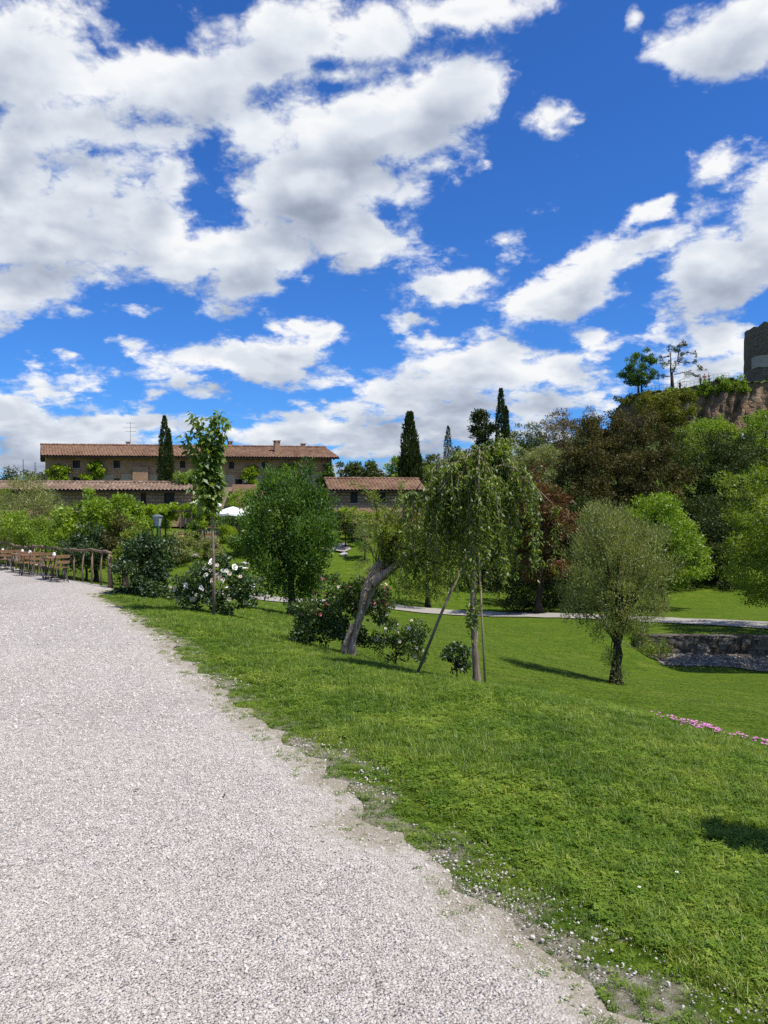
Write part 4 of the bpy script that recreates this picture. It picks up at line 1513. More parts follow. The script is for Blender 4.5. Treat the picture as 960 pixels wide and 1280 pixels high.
for (la, lr, lrise) in limb_dirs:
    # a main limb arching out, then several strands hanging from it
    d = Vector((math.cos(la), math.sin(la) * .85, 0))
    s0 = head + Vector((r.uniform(-.03, .03), r.uniform(-.03, .03), r.uniform(-.16, .05)))
    limb = []
    wob = Vector((r.uniform(-.08, .08), r.uniform(-.08, .08), 0))
    for j in range(7):
        f = j / 6
        limb.append(s0 + d * lr * f + wob * math.sin(f * 3.1) + Vector((0, 0, lrise * math.sin(min(1, f * 1.3) * math.pi * .8) - .55 * lr * f ** 2.2 + r.uniform(-.015, .015))))
    br.tube(limb, [.017 - .002 * j for j in range(7)], 5)
    for st_ in range(r.randint(5, 9)):
        f = r.uniform(.18, 1.0) * 5.999
        e = limb[int(f)].lerp(limb[int(f) + 1], f - int(f))
        hang = r.uniform(.15, 1.0) if r.random() < .7 else r.uniform(.9, 1.4)
        a = la + r.gauss(0, .9)
        od = Vector((math.cos(a), math.sin(a), 0)) * r.uniform(.05, .22)
        q = [e.copy()]
        for j in range(1, 9):
            g_ = j / 8
            q.append(e + od * (1 - (1 - g_) ** 2) + Vector((r.uniform(-.02, .02), r.uniform(-.02, .02), .10 * math.sin(min(1, g_ * 2) * 3.14) * (hang > .4) - hang * g_ ** 1.5)))
        br.tube(q, [max(.002, .007 * (1 - .1 * j)) for j in range(len(q))], 4)
        for j in range(int(95 * (.35 + hang))):
            f2 = r.uniform(.02, 1) * (len(q) - 1.001)
            m_ = int(f2)
            C.append(q[m_].lerp(q[m_ + 1], f2 - m_) + Vector((r.gauss(0, .028), r.gauss(0, .028), r.gauss(0, .015))))
            an = r.uniform(0, 6.28)
            Dd.append((math.cos(an) * .85, math.sin(an) * .85, -r.uniform(.2, 1.6)))
for j in range(1300):    # the leafy top leaning up to one side
    f = r.uniform(0, 1)
    c = head.lerp(Vector((xw(632), .05, zw(552))), f)
    C.append(c + Vector((r.gauss(0, .085), r.gauss(0, .1), r.gauss(0, .05))))
    an = r.uniform(0, 6.28)
    Dd.append((math.cos(an), math.sin(an), -r.uniform(.3, 1.2)))
for j in range(330):     # sprigs along the stem
    C.append((xw(591) + r.gauss(0, .035), r.gauss(0, .04), zw(r.choice((r.uniform(640, 800), r.uniform(755, 785))))))
    an = r.uniform(0, 6.28)
    Dd.append((math.cos(an), math.sin(an), -r.uniform(.2, 1.2)))
br.tube([head, head.lerp(Vector((xw(632), .05, zw(556))), .5) + Vector((0, 0, .03)), (xw(632), .05, zw(556))], [.02, .014, .005], 5)
for j in range(8):       # old bare limbs at the fork
    a = r.uniform(2.2, 4.4)
    s = head + Vector((0, 0, r.uniform(-.1, .02)))
    br.tube([s, s + Vector((math.cos(a) * .16, math.sin(a) * .12, .07)), s + Vector((math.cos(a) * .32, math.sin(a) * .25, .03)), s + Vector((math.cos(a) * .42, math.sin(a) * .33, -.1))], [.019, .015, .011, .006], 5)
br.build('branches', M['bark_pale'], t, True)
C, Dd = np.array([tuple(x) for x in C]), np.array(Dd)
L = NPR.uniform(.04, .078, len(C))
link('crown', leaf_mesh('crown', C, Dd, unit(len(C)) * 1.1 + np.array([.3, -.4, .5]), L, L * .36, M['leaf_weep']), t)
# leaf sprigs on the lower trunk
mb = MB()
a0 = G(517, 9.6)
st = mb.tube([a0 + Vector((0, 0, -.1)), a0.lerp(Vector((P(586, 690, 9.5))), .5), P(587, 688, 9.48)], [.020, .019, .017], 8)
tag(mb.build('wooden_stake', M['stake'], None, True), 'grey wooden prop leaning against the weeping tree trunk', 'stake', 'stakes of the weeping tree')
a0 = G(607, 9.05)
mb = MB()
mb.tube([a0 + Vector((0, 0, -.1)), a0.lerp(P(591, 585, 9.38), .5) + Vector((.01, 0, 0)), P(591, 585, 9.38)], [.014, .013, .010], 8)
tag(mb.build('bamboo_stake', M['bamboo'], None, True), 'thin tan bamboo cane standing close to the weeping tree trunk', 'stake', 'stakes of the weeping tree')

# ---- sapling beyond the frame, whose shadow falls on the lawn
shp = Vector((2.0, 4.2, -.15))
hc = 2.3
cb = shp + SUN * (hc / SUN.z)
bx_ = Vector((cb.x + .2, cb.y - .1, float(gz(cb.x + .2, cb.y - .1))))
plant('slim_tree', 'slim young tree casting a small shadow on the near lawn', 'tree', bx_, [(-.1, .05, hc + .1, .30, .13, .25), (-.35, .1, hc + .1, .2, .1, .16), (.2, 0, hc - .1, .25, .12, .2)], 'leaf_sapling', 900, .12, .1, 'bark_pale', (0, 0, hc), .03, 8, seed=41)

# ---- shrubs along the fence
px_plant('willowy_shrub', 'pale grey-green feathery tree rising behind the log fence', 'tree', 32, 35, 595, 118, 'leaf_olive', 26000, .38, .11, seed=2, aspect=.25, rise=.6, barkmat='bark')
px_plant('willowy_shrub', 'pale feathery shrub at the far end of the log fence', 'shrub', 0, 41, 603, 76, 'leaf_willow', 10000, .42, .12, seed=12, aspect=.3, rise=.5, barkmat='bark')
px_plant('leafy_shrub', 'mid green shrub low behind the middle of the log fence', 'shrub', 40, 32.5, 640, 96, 'leaf_bright', 9000, .3, .1, seed=13, lobes=6)
px_plant('laurel_shrub', 'big glossy bright green shrub behind the fence end', 'shrub', 120, 26.5, 612, 100, 'leaf_bright', 17000, .32, .12, seed=14, aspect=.5, lobes=6)
px_plant('laurel_shrub', 'rounded light green shrub between laurel and lamp post', 'shrub', 158, 27.5, 616, 56, 'leaf_bright', 8000, .3, .12, seed=16, aspect=.5)
px_plant('twiggy_shrub', 'brownish twiggy shrub in front of the laurel', 'shrub', 155, 24.5, 640, 50, 'leaf_brown', 2600, .25, .08, seed=15, gap=.3, barkmat='bark')
px_plant('dark_shrub', 'dark shady shrub close behind the fence tables', 'shrub', 108, 24.8, 655, 74, 'leaf_glossy', 8000, .25, .09, seed=17)
px_plant('camellia_shrub', 'dark glossy shrub at the end post of the log fence', 'shrub', 186, 18.8, 668, 70, 'leaf_glossy', 13000, .2, .075, seed=18, aspect=.55, low=-.12, lobes=8)
px_plant('leafy_shrub', 'light green shrub in front of the lamp post', 'shrub', 168, 20.6, 662, 44, 'leaf_willow', 6000, .24, .08, seed=19, low=.05)

# ------------------------------------------------------------------ log fence with tables and chairs
fd = (FENCE_B - FENCE_A)
FL = fd.length
fd = fd.normalized()
fn = Vector((-fd.y, fd.x))       # towards the yard
if fn.x > 0:
    fn = -fn
fence = thing('log_fence', 'rustic fence of thin logs along the gravel yard', 'fence', (FENCE_A.x, FENCE_A.y, float(gz(FENCE_A.x, FENCE_A.y))))
fz0 = fence.location.z


def on_fence(s, off=0.0):
    p = FENCE_A + fd * s + fn * off
    return Vector((p.x, p.y, float(gz(p.x, p.y))))


r = random.Random(4)
s, i = 0.0, 0
tops = []
while s < FL:
    p = on_fence(s) - Vector((FENCE_A.x, FENCE_A.y, fz0))
    big = i % 5 == 0
    h = .93 + r.uniform(-.02, .03)
    rad_ = .062 if i == 0 else (.05 if big else .028)
    mb = MB()
    lx, ly = r.uniform(-.03, .03), r.uniform(-.03, .03)
    mb.tube([p + Vector((0, 0, -.1)), p + Vector((lx, ly, h * .5)), p + Vector((r.uniform(-.02, .02), r.uniform(-.02, .02), h + (.08 if big and i else -.02)))], [rad_ * 1.1, rad_, rad_ * .85], 8, .1, r)
    mb.build('post', M['log'], fence, True)
    tops.append(p + Vector((0, 0, h)))
    s += r.uniform(.85, 1.15)
    i += 1
for a in range(0, len(tops) - 1, 4):
    seg_ = tops[a:a + 5]
    if len(seg_) < 2:
        break
    mb = MB()
    pp = []
    for q in range(len(seg_) * 3 - 2):
        j, f = divmod(q, 3)
        base_ = seg_[j] if f == 0 else seg_[j].lerp(seg_[j + 1], f / 3)
        pp.append(base_ + Vector((r.uniform(-.015, .015), r.uniform(-.015, .015), r.uniform(-.03, .035) + .02)))
    mb.tube(pp, [.042 * r.uniform(.85, 1.15) for _ in pp], 8, .06, r)
    mb.build('rail', M['log'], fence, True)


def make_table():
    t = thing('folding_table', 'x', 'table', group='folding cafe tables along the log fence')
    for i in range(6):
        MB().box((-.275 + i * .11, 0, .715), (.098, .62, .022)).build('slat', M['slat'], t)
    f = MB()
    f.box((0, -.28, .692), (.62, .03, .022)).box((0, .28, .692), (.62, .03, .022))
    f.build('frame', M['iron'], t)
    for y in (-.25, .25):
        MB().bar((-.28, y, 0), (.28, y, .69), .022).build('leg', M['iron'], t)
        MB().bar((.28, y * .93, 0), (-.28, y * .93, .69), .022).build('leg', M['iron'], t)
    MB().box((.26, 0, .06), (.02, .46, .02)).box((-.26, 0, .06), (.02, .44, .02)).build('stretcher', M['iron'], t)
    return t


def make_chair():
    c = thing('folding_chair', 'x', 'chair', group='folding cafe chairs along the log fence')
    for i in range(4):
        MB().box((-.15 + i * .1, 0, .45), (.085, .40, .02)).build('seat_slat', M['slat'], c)
    for z in (.62, .80):
        MB().box((-.235 - (z - .6) * .12, 0, z), (.02, .42, .085)).build('back_slat', M['slat'], c)
    for y in (-.2, .2):
        MB().bar((.20, y, 0), (-.265, y, .86), .022).build('leg', M['iron'], c)
        MB().bar((-.24, y * .9, 0), (.17, y * .9, .445), .022).build('leg', M['iron'], c)
    MB().box((.17, 0, .06), (.018, .4, .018)).box((-.2, 0, .05), (.018, .36, .018)).build('stretcher', M['iron'], c)
    return c


def make_vase():
    v = thing('table_vase', 'x', 'vase', group='white vases on the cafe tables')
    MB().lathe([(.03, 0), (.05, .03), (.052, .07), (.03, .11), (.036, .13)], 12).build('pot', M['white'], v, True)
    mb = MB()
    rr = random.Random(2)
    for i in range(9):
        a = rr.uniform(0, 6.28)
        e = Vector((math.cos(a) * .05, math.sin(a) * .05, .20 + rr.uniform(-.03, .03)))
        mb.tube([(0, 0, .1), e], [.004, .003], 4)
        d = Vector((-e.y, e.x, 0)) * .5
        mb.add([e, e + d + Vector((0, 0, .02)), e * 1.3 + Vector((0, 0, .0)), e - d], [(0, 1, 2, 3)])
    mb.build('sprig', M['leaf_glossy'], v)
    return v


table0, chair0, vase0 = make_table(), make_chair(), make_vase()
fang = math.atan2(fd.y, fd.x)
ORD = ['first', 'second', 'third', 'fourth', 'fifth', 'sixth']
for i, s in enumerate((1.9, 4.6, 7.2, 9.8, 12.4, 15.2)):
    off = .95 + .12 * math.sin(i * 2.1)
    p = on_fence(s, off)
    t = table0 if i == 0 else copy_tree(table0)
    t.location = p + Vector((0, 0, .016))
    t.rotation_euler.z = fang + random.uniform(-.1, .1)
    t.scale = (.9, .9, .9)
    t['label'] = f'{ORD[i]} slatted folding cafe table from the fence end post'
    v = vase0 if i == 0 else copy_tree(vase0)
    v.location = p + Vector((random.uniform(-.1, .1), random.uniform(-.1, .1), .672))
    v['label'] = f'small white vase on the {ORD[i]} cafe table from the fence end post'
    for sd in (-1, 1):
        q = on_fence(s + sd * .68, off + random.uniform(-.05, .05))
        c = chair0 if (i == 0 and sd == -1) else copy_tree(chair0)
        c.location = q + Vector((0, 0, .016))
        c.rotation_euler.z = fang + (0 if sd < 0 else math.pi) + random.uniform(-.2, .2)
        c.scale = (.88, .88, .88)
        c['label'] = f'slatted chair at the {ORD[i]} table from the fence end post, ' + ('nearer side' if sd < 0 else 'farther side')

# ------------------------------------------------------------------ lamp post
b = G(197, 21.5)
lz = EYE + (640 - 644) / FPX * 21.5 - b.z
t = thing('lamp_post', 'green lamp post with tapered grey lantern among the shrubs', 'lamp post', b)
MB().lathe([(.07, -.05), (.07, .12), (.04, .16), (.034, .5), (.03, lz - .38), (.05, lz - .36), (.05, lz - .32), (.03, lz - .30)], 12).build('pole', M['green_paint'], t, True)
ln = MB().lathe([(.075, lz - .30), (.135, lz - .045)], 6).build('lantern', M['frost'], t)
MB().lathe([(.155, lz - .045), (.15, lz - .02), (.05, lz + .02), (.01, lz + .025)], 6).build('lantern_cap', M['zinc'], ln)
mb = MB()
for q in range(6):
    a = 2 * math.pi * q / 6
    mb.bar((math.cos(a) * .078, math.sin(a) * .078, lz - .30), (math.cos(a) * .139, math.sin(a) * .139, lz - .045), .012)
mb.build('lantern_frame', M['zinc'], ln)


# ------------------------------------------------------------------ buildings
class Basis:
    """a wall line: u metres along it, v metres behind it, z up"""
    def __init__(s, A, B, depth):
        s.A = Vector((A[0], A[1], 0))
        d = Vector((B[0] - A[0], B[1] - A[1], 0))
        s.L = d.length
        s.e = d.normalized()
        s.d = Vector((depth[0], depth[1], 0))
        s.D = s.d.length
        s.dn = s.d.normalized()

    def p(s, u, v, z):
        return s.A + s.e * u + s.dn * v + Vector((0, 0, z))

    def u(s, px, v=0.0):
        k = (px - 480) / FPX
        a = s.A + s.dn * v
        return (k * a.y - a.x) / (s.e.x - k * s.e.y)

    def z(s, py, u, v=0.0):
        return EYE + (640 - py) / FPX * s.p(u, v, 0).y

    def block(s, mb, u0, u1, v0, v1, z0, z1):
        mb.hexa([s.p(u0, v0, z0), s.p(u1, v0, z0), s.p(u1, v1, z0), s.p(u0, v1, z0), s.p(u0, v0, z1), s.p(u1, v0, z1), s.p(u1, v1, z1), s.p(u0, v1, z1)])
        return mb


def wallpos(me, bs):
    a = me.attributes.new('wallpos', 'FLOAT_VECTOR', 'POINT')
    for i, v in enumerate(me.vertices):
        q = v.co - bs.A
        u = q.dot(bs.e)
        a.data[i].vector = (u + q.y * .6, v.co.z, 0)


def wall_part(name, mb, mat, parent, bs):
    o = mb.build(name, mat, parent)
    wallpos(o.data, bs)
    return o


def facade(mb, bs, u0, u1, z0, z1, holes, thick=.45, v0=0.0):
    """front wall with openings cut through"""
    us = sorted({u0, u1, *[h[0] for h in holes], *[h[1] for h in holes]})
    zs_ = sorted({z0, z1, *[h[2] for h in holes], *[h[3] for h in holes]})
    for i in range(len(us) - 1):
        for j in range(len(zs_) - 1):
            cu_, cz_ = (us[i] + us[i + 1]) / 2, (zs_[j] + zs_[j + 1]) / 2
            if any(h[0] < cu_ < h[1] and h[2] < cz_ < h[3] for h in holes):
                continue
            a, b_, c, d = us[i], us[i + 1], zs_[j], zs_[j + 1]
            mb.add([bs.p(a, v0, c), bs.p(b_, v0, c), bs.p(b_, v0, d), bs.p(a, v0, d)], [(0, 1, 2, 3)])
    for (a, b_, c, d) in holes:
        f = [bs.p(a, v0, c), bs.p(b_, v0, c), bs.p(b_, v0, d), bs.p(a, v0, d)]
        g = [bs.p(a, v0 + thick, c), bs.p(b_, v0 + thick, c), bs.p(b_, v0 + thick, d), bs.p(a, v0 + thick, d)]
        mb.add(f + g, [(0, 4, 5, 1), (1, 5, 6, 2), (2, 6, 7, 3), (3, 7, 4, 0)])


def window(parent, bs, h, mats=('frame_wood', 'glass'), v=.22, shutters=False, bars=1):
    a, b_, c, d = h
    f = MB()
    t_ = .09
    bs.block(f, a, a + t_, v, v + .08, c, d)
    bs.block(f, b_ - t_, b_, v, v + .08, c, d)
    bs.block(f, a + t_, b_ - t_, v, v + .08, c, c + t_)
    bs.block(f, a + t_, b_ - t_, v, v + .08, d - t_, d)
    for k_ in range(bars):
        m_ = a + (b_ - a) * (k_ + 1) / (bars + 1)
        bs.block(f, m_ - .04, m_ + .04, v + .01, v + .07, c + t_, d - t_)
    w_ = f.build('window', M[mats[0]], parent)
    g = MB()
    bs.block(g, a + .01, b_ - .01, v + .085, v + .10, c + .01, d - .01)
    g.build('pane', M[mats[1]], w_)
    s_ = MB()
    bs.block(s_, a - .08, b_ + .08, -.07, .2, c - .09, c - .004)
    s_.build('sill', M['plaster'], w_)
    if shutters:
        for x0, x1 in ((a - .5, a - .03), (b_ + .03, b_ + .5)):
            q = MB()
            bs.block(q, x0, x1, -.06, -.012, c, d)
            q.build('shutter', M['frame_wood'], w_)
    return w_


def tile_roof(parent, bs, u0, u1, v0, v1, z0, z1, mat, pitch_w=.32, course=.42, name='roof_tiles', amp=.075, seed=0):
    """rows of half-round tiles running down the slope from (v1, z1) to (v0, z0)"""
    r = np.random.default_rng(seed)
    ncol = int(round((u1 - u0) / pitch_w))
    slope = math.hypot(v1 - v0, z1 - z0)
    nrow = max(3, int(slope / course))
    prof = [(0.0, 0.0), (.12, .75), (.30, 1.0), (.5, .78), (.62, 0.05), (.80, -.12)]
    V, F, T = [], [], []
    nu = ncol * len(prof) + 1
    for j in range(nrow):
        for e_ in (0, 1):
            f = (j + e_) / nrow
            lift = (.045 if e_ == 0 else .0)
            for c in range(ncol):
                jit = r.normal(0, .008)
                for (pu, pz) in prof:
                    u = u0 + (c + pu) / ncol * (u1 - u0)
                    V.append(bs.p(u, v0 + (v1 - v0) * f, z0 + (z1 - z0) * f + pz * amp + lift + jit))
                    T.append((c + (1000 if pu > .62 else 0) + .5, j + .5, 0))
            u = u1
            V.append(bs.p(u, v0 + (v1 - v0) * f, z0 + (z1 - z0) * f + lift))
            T.append((ncol - .5, j + .5, 0))
        o = j * 2 * nu
        for c in range(nu - 1):
            F.append((o + c, o + c + 1, o + nu + c + 1, o + nu + c))
        if j:
            for c in range(nu - 1):
                F.append((o - nu + c, o - nu + c + 1, o + c + 1, o + c))
    me = raw_mesh(name, [tuple(v) for v in V], F, [mat])
    a = me.attributes.new('tilepos', 'FLOAT_VECTOR', 'POINT')
    a.data.foreach_set('vector', np.array(T, np.float32).ravel())
    return tag(link(name, me, parent), kind='stuff')


def roof_deck(parent, bs, u0, u1, v0, vr, v1, ze, zr, ze2, th=.14, mat='frame_wood', name='roof'):
    mb = MB()
    for (a, za, b_, zb) in ((v0, ze, vr, zr), (vr, zr, v1, ze2)):
        mb.hexa([bs.p(u0, a, za - th), bs.p(u1, a, za - th), bs.p(u1, b_, zb - th), bs.p(u0, b_, zb - th), bs.p(u0, a, za), bs.p(u1, a, za), bs.p(u1, b_, zb), bs.p(u0, b_, zb)])
    return mb.build(name, M[mat], parent)


def ridge_tiles(parent, bs, u0, u1, v, z, mat):
    mb = MB()
    n_ = int((u1 - u0) / .45)
    for i in range(n_):
        a, c = u0 + (u1 - u0) * i / n_, u0 + (u1 - u0) * (i + 1.08) / n_
        mb.tube([bs.p(a, v, z + .02), bs.p(c, v, z)], [.15, .13], 8)
    me = mb.mesh('ridge', mat)
    a = me.attributes.new('tilepos', 'FLOAT_VECTOR', 'POINT')
    a.data.foreach_set('vector', np.array([(int(i / 16) + .5, 77.5, 0) for i in range(len(me.vertices))], np.float32).ravel())
    return tag(link('ridge', me, parent), kind='stuff')


def shell(mb, bs, u0, u1, v0, v1, z0, z1, zr=None, vr=None):
    """side and back walls; gables when a ridge is given"""
    for u in (u0, u1):
        q = [bs.p(u, v0, z0), bs.p(u, v1, z0), bs.p(u, v1, z1), bs.p(u, v0, z1)]
        fc = (0, 1, 2, 3) if u == u1 else (3, 2, 1, 0)
        if zr:
            q = q[:3] + [bs.p(u, vr, zr), q[3]]
            fc = (0, 1, 2, 3, 4) if u == u1 else (4, 3, 2, 1, 0)
        mb.add(q, [fc])
    mb.add([bs.p(u1, v1, z0), bs.p(u0, v1, z0), bs.p(u0, v1, z1), bs.p(u1, v1, z1)], [(0, 1, 2, 3)])


# ---- farmhouse
fb = Basis((-38.6, 88.4), (-6.2, 91.9), (-3.0, 6.6))
t = thing('farmhouse', 'long two-storey stone farmhouse with tiled roof behind the garden terrace', 'house', (0, 0, 0))
ZB, ZE = 0.2, 8.12
HO = []


def hole(p0, p1, q0, q1, bs=fb):
    a, b_ = bs.u(p0), bs.u(p1)
    return (a, b_, bs.z(q1, (a + b_) / 2), bs.z(q0, (a + b_) / 2))


wins = [hole(91, 100, 575.5, 585), hole(142, 150, 575.5, 585), hole(286, 293, 577, 586), hole(327, 334.5, 577, 586), hole(225, 232, 576, 585)]
lows = [hole(91, 101, 596, 603), hole(328, 335, 597, 607), hole(143, 150, 598, 604)]
door = hole(294, 303.5, 599, 614)
logg = hole(377, 391, 584, 598)
slit = hole(281, 284, 610, 619)
H_all = wins + lows + [door, logg, slit]
mb = MB()
facade(mb, fb, 0, fb.L, ZB, ZE, H_all)
VR = fb.D * .5
ZR = 9.5
shell(mb, fb, 0, fb.L, 0, fb.D, ZB, ZE, ZR - .25, VR)
wall_part('wall', mb, M['farm_wall'], t, fb)
mb = MB()
fb.block(mb, .5, fb.L - .5, .5, fb.D - .5, ZB, ZE - .1)
mb.build('interior', M['dark_in'], t)
for h in wins:
    window(t, fb, h, bars=1)
for h in lows:
    window(t, fb, h, ('shutter', 'glass'), bars=1)
mb = MB()
fb.block(mb, slit[0], slit[1], .3, .34, slit[2], slit[3])
mb.build('vent', M['frame_wood'], t)
# door with its frame and the landing before it
mb = MB()
fb.block(mb, door[0] - .12, door[0], -.05, .3, door[2], door[3] + .12)
fb.block(mb, door[1], door[1] + .12, -.05, .3, door[2], door[3] + .12)
fb.block(mb, door[0], door[1], -.05, .3, door[3], door[3] + .12)
dr = mb.build('door', M['plaster'], t)
mb = MB()
fb.block(mb, door[0] + .02, door[0] + .5, .3, .36, door[2], door[3])
mb.build('door_leaf', M['frame_wood'], dr)
mb = MB()
fb.block(mb, door[0] - .7, door[1] + 1.2, -1.5, -.004, ZB, door[2])
wall_part('landing', mb, M['brick_wall'], t, fb)
mb = MB()
fb.block(mb, door[0] - .7, door[1] + 1.2, -1.5, -1.3, door[2] + .003, door[2] + .75)
wall_part('parapet', mb, M['brick_wall'], t, fb)
# loggia
mb = MB()
fb.block(mb, logg[0] + .05, logg[1] - .05, .30, .34, logg[2] + .02, logg[3] - .02)
lg = mb.build('loggia', M['glass'], t)
mb = MB()
for f in (0.0, .5, .94):
    u = logg[0] + (logg[1] - logg[0]) * f
    fb.block(mb, u + .03, u + .11, .22, .29, logg[2], logg[3])
mb.build('loggia_post', M['shutter'], lg)
mb = MB()
fb.block(mb, logg[0] - .15, logg[1] + .3, -.14, -.01, logg[2] - 1.0, logg[2])
mb.build('loggia_parapet', M['plaster'], lg)
# brick chimney breast on the front
u0, u1 = fb.u(165), fb.u(184)
mb = MB()
fb.block(mb, u0, u1, -.62, -.005, ZB, fb.z(584, u0))
wall_part('chimney_breast', mb, M['brick_wall'], t, fb)
# a band of coursed stone along the foot of the front, coloured paler as sunlit
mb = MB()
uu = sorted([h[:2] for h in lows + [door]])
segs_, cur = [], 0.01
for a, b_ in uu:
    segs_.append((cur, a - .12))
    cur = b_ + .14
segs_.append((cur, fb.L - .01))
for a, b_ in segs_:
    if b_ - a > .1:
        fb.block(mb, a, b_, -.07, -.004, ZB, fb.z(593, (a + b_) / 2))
wall_part('lower_wall', mb, M['farm_sunlit'], t, fb)
OV = 1.15
rf = roof_deck(t, fb, -.55, fb.L + .5, -OV, VR, fb.D + OV, ZE - .12 - .05, ZR, ZE - .17)
tile_roof(rf, fb, -.6, fb.L + .55, -OV - .08, VR, ZE - .15, ZR + .03, M['tile'], seed=1)
tile_roof(rf, fb, -.6, fb.L + .55, fb.D + OV + .08, VR, ZE - .15, ZR + .03, M['tile'], seed=2)
ridge_tiles(rf, fb, -.6, fb.L + .55, VR, ZR + .09, M['tile'])
mb = MB()
n_r = 46
for i in range(n_r):
    u = .1 + (fb.L - .2) * i / (n_r - 1)
    mb.hexa([fb.p(u + a, v, z) for z, dz in ((0, 0),) for a, v, z in ((-.05, -OV + .05, ZE - .45), (.05, -OV + .05, ZE - .45), (.05, .05, ZE - .02), (-.05, .05, ZE - .02), (-.05, -OV + .05, ZE - .335), (.05, -OV + .05, ZE - .335), (.05, .05, ZE + .09), (-.05, .05, ZE + .09))])
tag(mb.build('rafters', M['frame_wood'], rf), kind='stuff')
# chimneys
for (px, py, w_, hh, vv) in ((346, 570, .62, 2.0, VR * .35), (287.5, 560, .5, .9, VR * 1.2), (379, 562, .45, .6, VR * 1.2), (160, 556, .4, .55, VR * 1.15)):
    u = fb.u(px, vv)
    zt_ = {346: fb.z(553, u, vv), 287.5: ZR + .55, 379: ZR + .35, 160: ZR + .35}[px]
    mb = MB()
    fb.block(mb, u - w_ / 2, u + w_ / 2, vv - w_ / 2, vv + w_ / 2, ZE + .6, zt_)
    ch = wall_part('chimney', mb, M['brick_wall'], rf, fb)
    mb = MB()
    fb.block(mb, u - w_ / 2 - .08, u + w_ / 2 + .08, vv - w_ / 2 - .08, vv + w_ / 2 + .08, zt_ + .12, zt_ + .22)
    for a in (-1, 1):
        for c in (-1, 1):
            fb.block(mb, u + a * (w_ / 2 - .08) - .06, u + a * (w_ / 2 - .08) + .06, vv + c * (w_ / 2 - .08) - .06, vv + c * (w_ / 2 - .08) + .06, zt_ + .002, zt_ + .118)
    mb.build('chimney_cap', M['terracotta'], rf)
# aerial
u = fb.u(163, VR)
p = fb.p(u, VR, ZR)
an = thing('roof_aerial', 'thin metal television aerial standing on the farmhouse ridge', 'aerial', p)
MB().tube([(0, 0, -.2), (0, 0, 2.9)], .022, 6).build('mast', M['rail_grey'], an)
for z, l in ((2.75, .5), (2.2, .8), (1.75, .6)):
    mb = MB()
    mb.tube([(-l, 0, z), (l, 0, z)], .014, 5)
    for q in range(7):
        x = -l + 2 * l * q / 6
        mb.tube([(x, -.25, z + .01), (x, .25, z + .01)], .009, 4)
    mb.build('antenna_arm', M['rail_grey'], an)


# ---- low outbuildings
def outbuilding(name, label, bs, ze, zr, zb, holes, vr, brick_z, mat, seed, D):
    t = thing(name, label, 'outbuilding', (0, 0, 0))
    mb = MB()
    facade(mb, bs, 0, bs.L, zb, ze, holes)
    shell(mb, bs, 0, bs.L, 0, D, zb, ze, zr - .2, vr)
    wall_part('wall', mb, M['low_wall'], t, bs)
    mb = MB()
    bs.block(mb, .46, bs.L - .46, .5, D - .4, zb, ze - .1)
    mb.build('interior', M['dark_in'], t)
    for h in holes:
        window(t, bs, h, bars=1)
    mb = MB()
    bs.block(mb, .01, bs.L - .01, -.10, -.004, zb, brick_z)
    wall_part('plinth', mb, M['brick_wall'], t, bs)
    rf = roof_deck(t, bs, -.4, bs.L + .4, -.6, vr, D + .5, ze - .16, zr, ze - .12)
    tile_roof(rf, bs, -.45, bs.L + .45, -.68, vr, ze - .14, zr + .03, mat, .36, .42, amp=.09, seed=seed)
    tile_roof(rf, bs, -.45, bs.L + .45, D + .58, vr, ze - .12, zr + .03, mat, .36, .42, amp=.09, seed=seed + 1)
    ridge_tiles(rf, bs, -.45, bs.L + .45, vr, zr + .08, mat)
    return t


lb = Basis((-42.5, 71.5), (-18.2, 73.6), (-.8, 5.0))
hl = []
for a, b_, q0, q1 in ((205, 218, 616, 632), (176, 183, 616, 632), (62, 72, 616, 631)):
    hl.append((lb.u(a), lb.u(b_), lb.z(q1, lb.u(a)), lb.z(q0, lb.u(a))))
outbuilding('tiled_outbuilding', 'long low stone outbuilding with ridged pale tiles in front of the farmhouse', lb, 3.78, 4.42, .2, hl, 2.4, lb.z(633.5, 20), M['tile_old'], 11, 5.0)
rb = Basis((-4.95, 74.0), (3.6, 75.3), (-1.1, 5.4))
hr = []
for a, b_, q0, q1 in ((438, 447, 615, 629), (474, 482, 616, 629)):
    hr.append((rb.u(a), rb.u(b_), rb.z(q1, rb.u(a)), rb.z(q0, rb.u(a))))
outbuilding('tiled_outbuilding', 'low stone outbuilding with reddish tiled roof beside the tall cypress', rb, 3.82, 4.85, -.2, hr, 2.7, rb.z(631, 5), M['tile'], 21, 5.4)

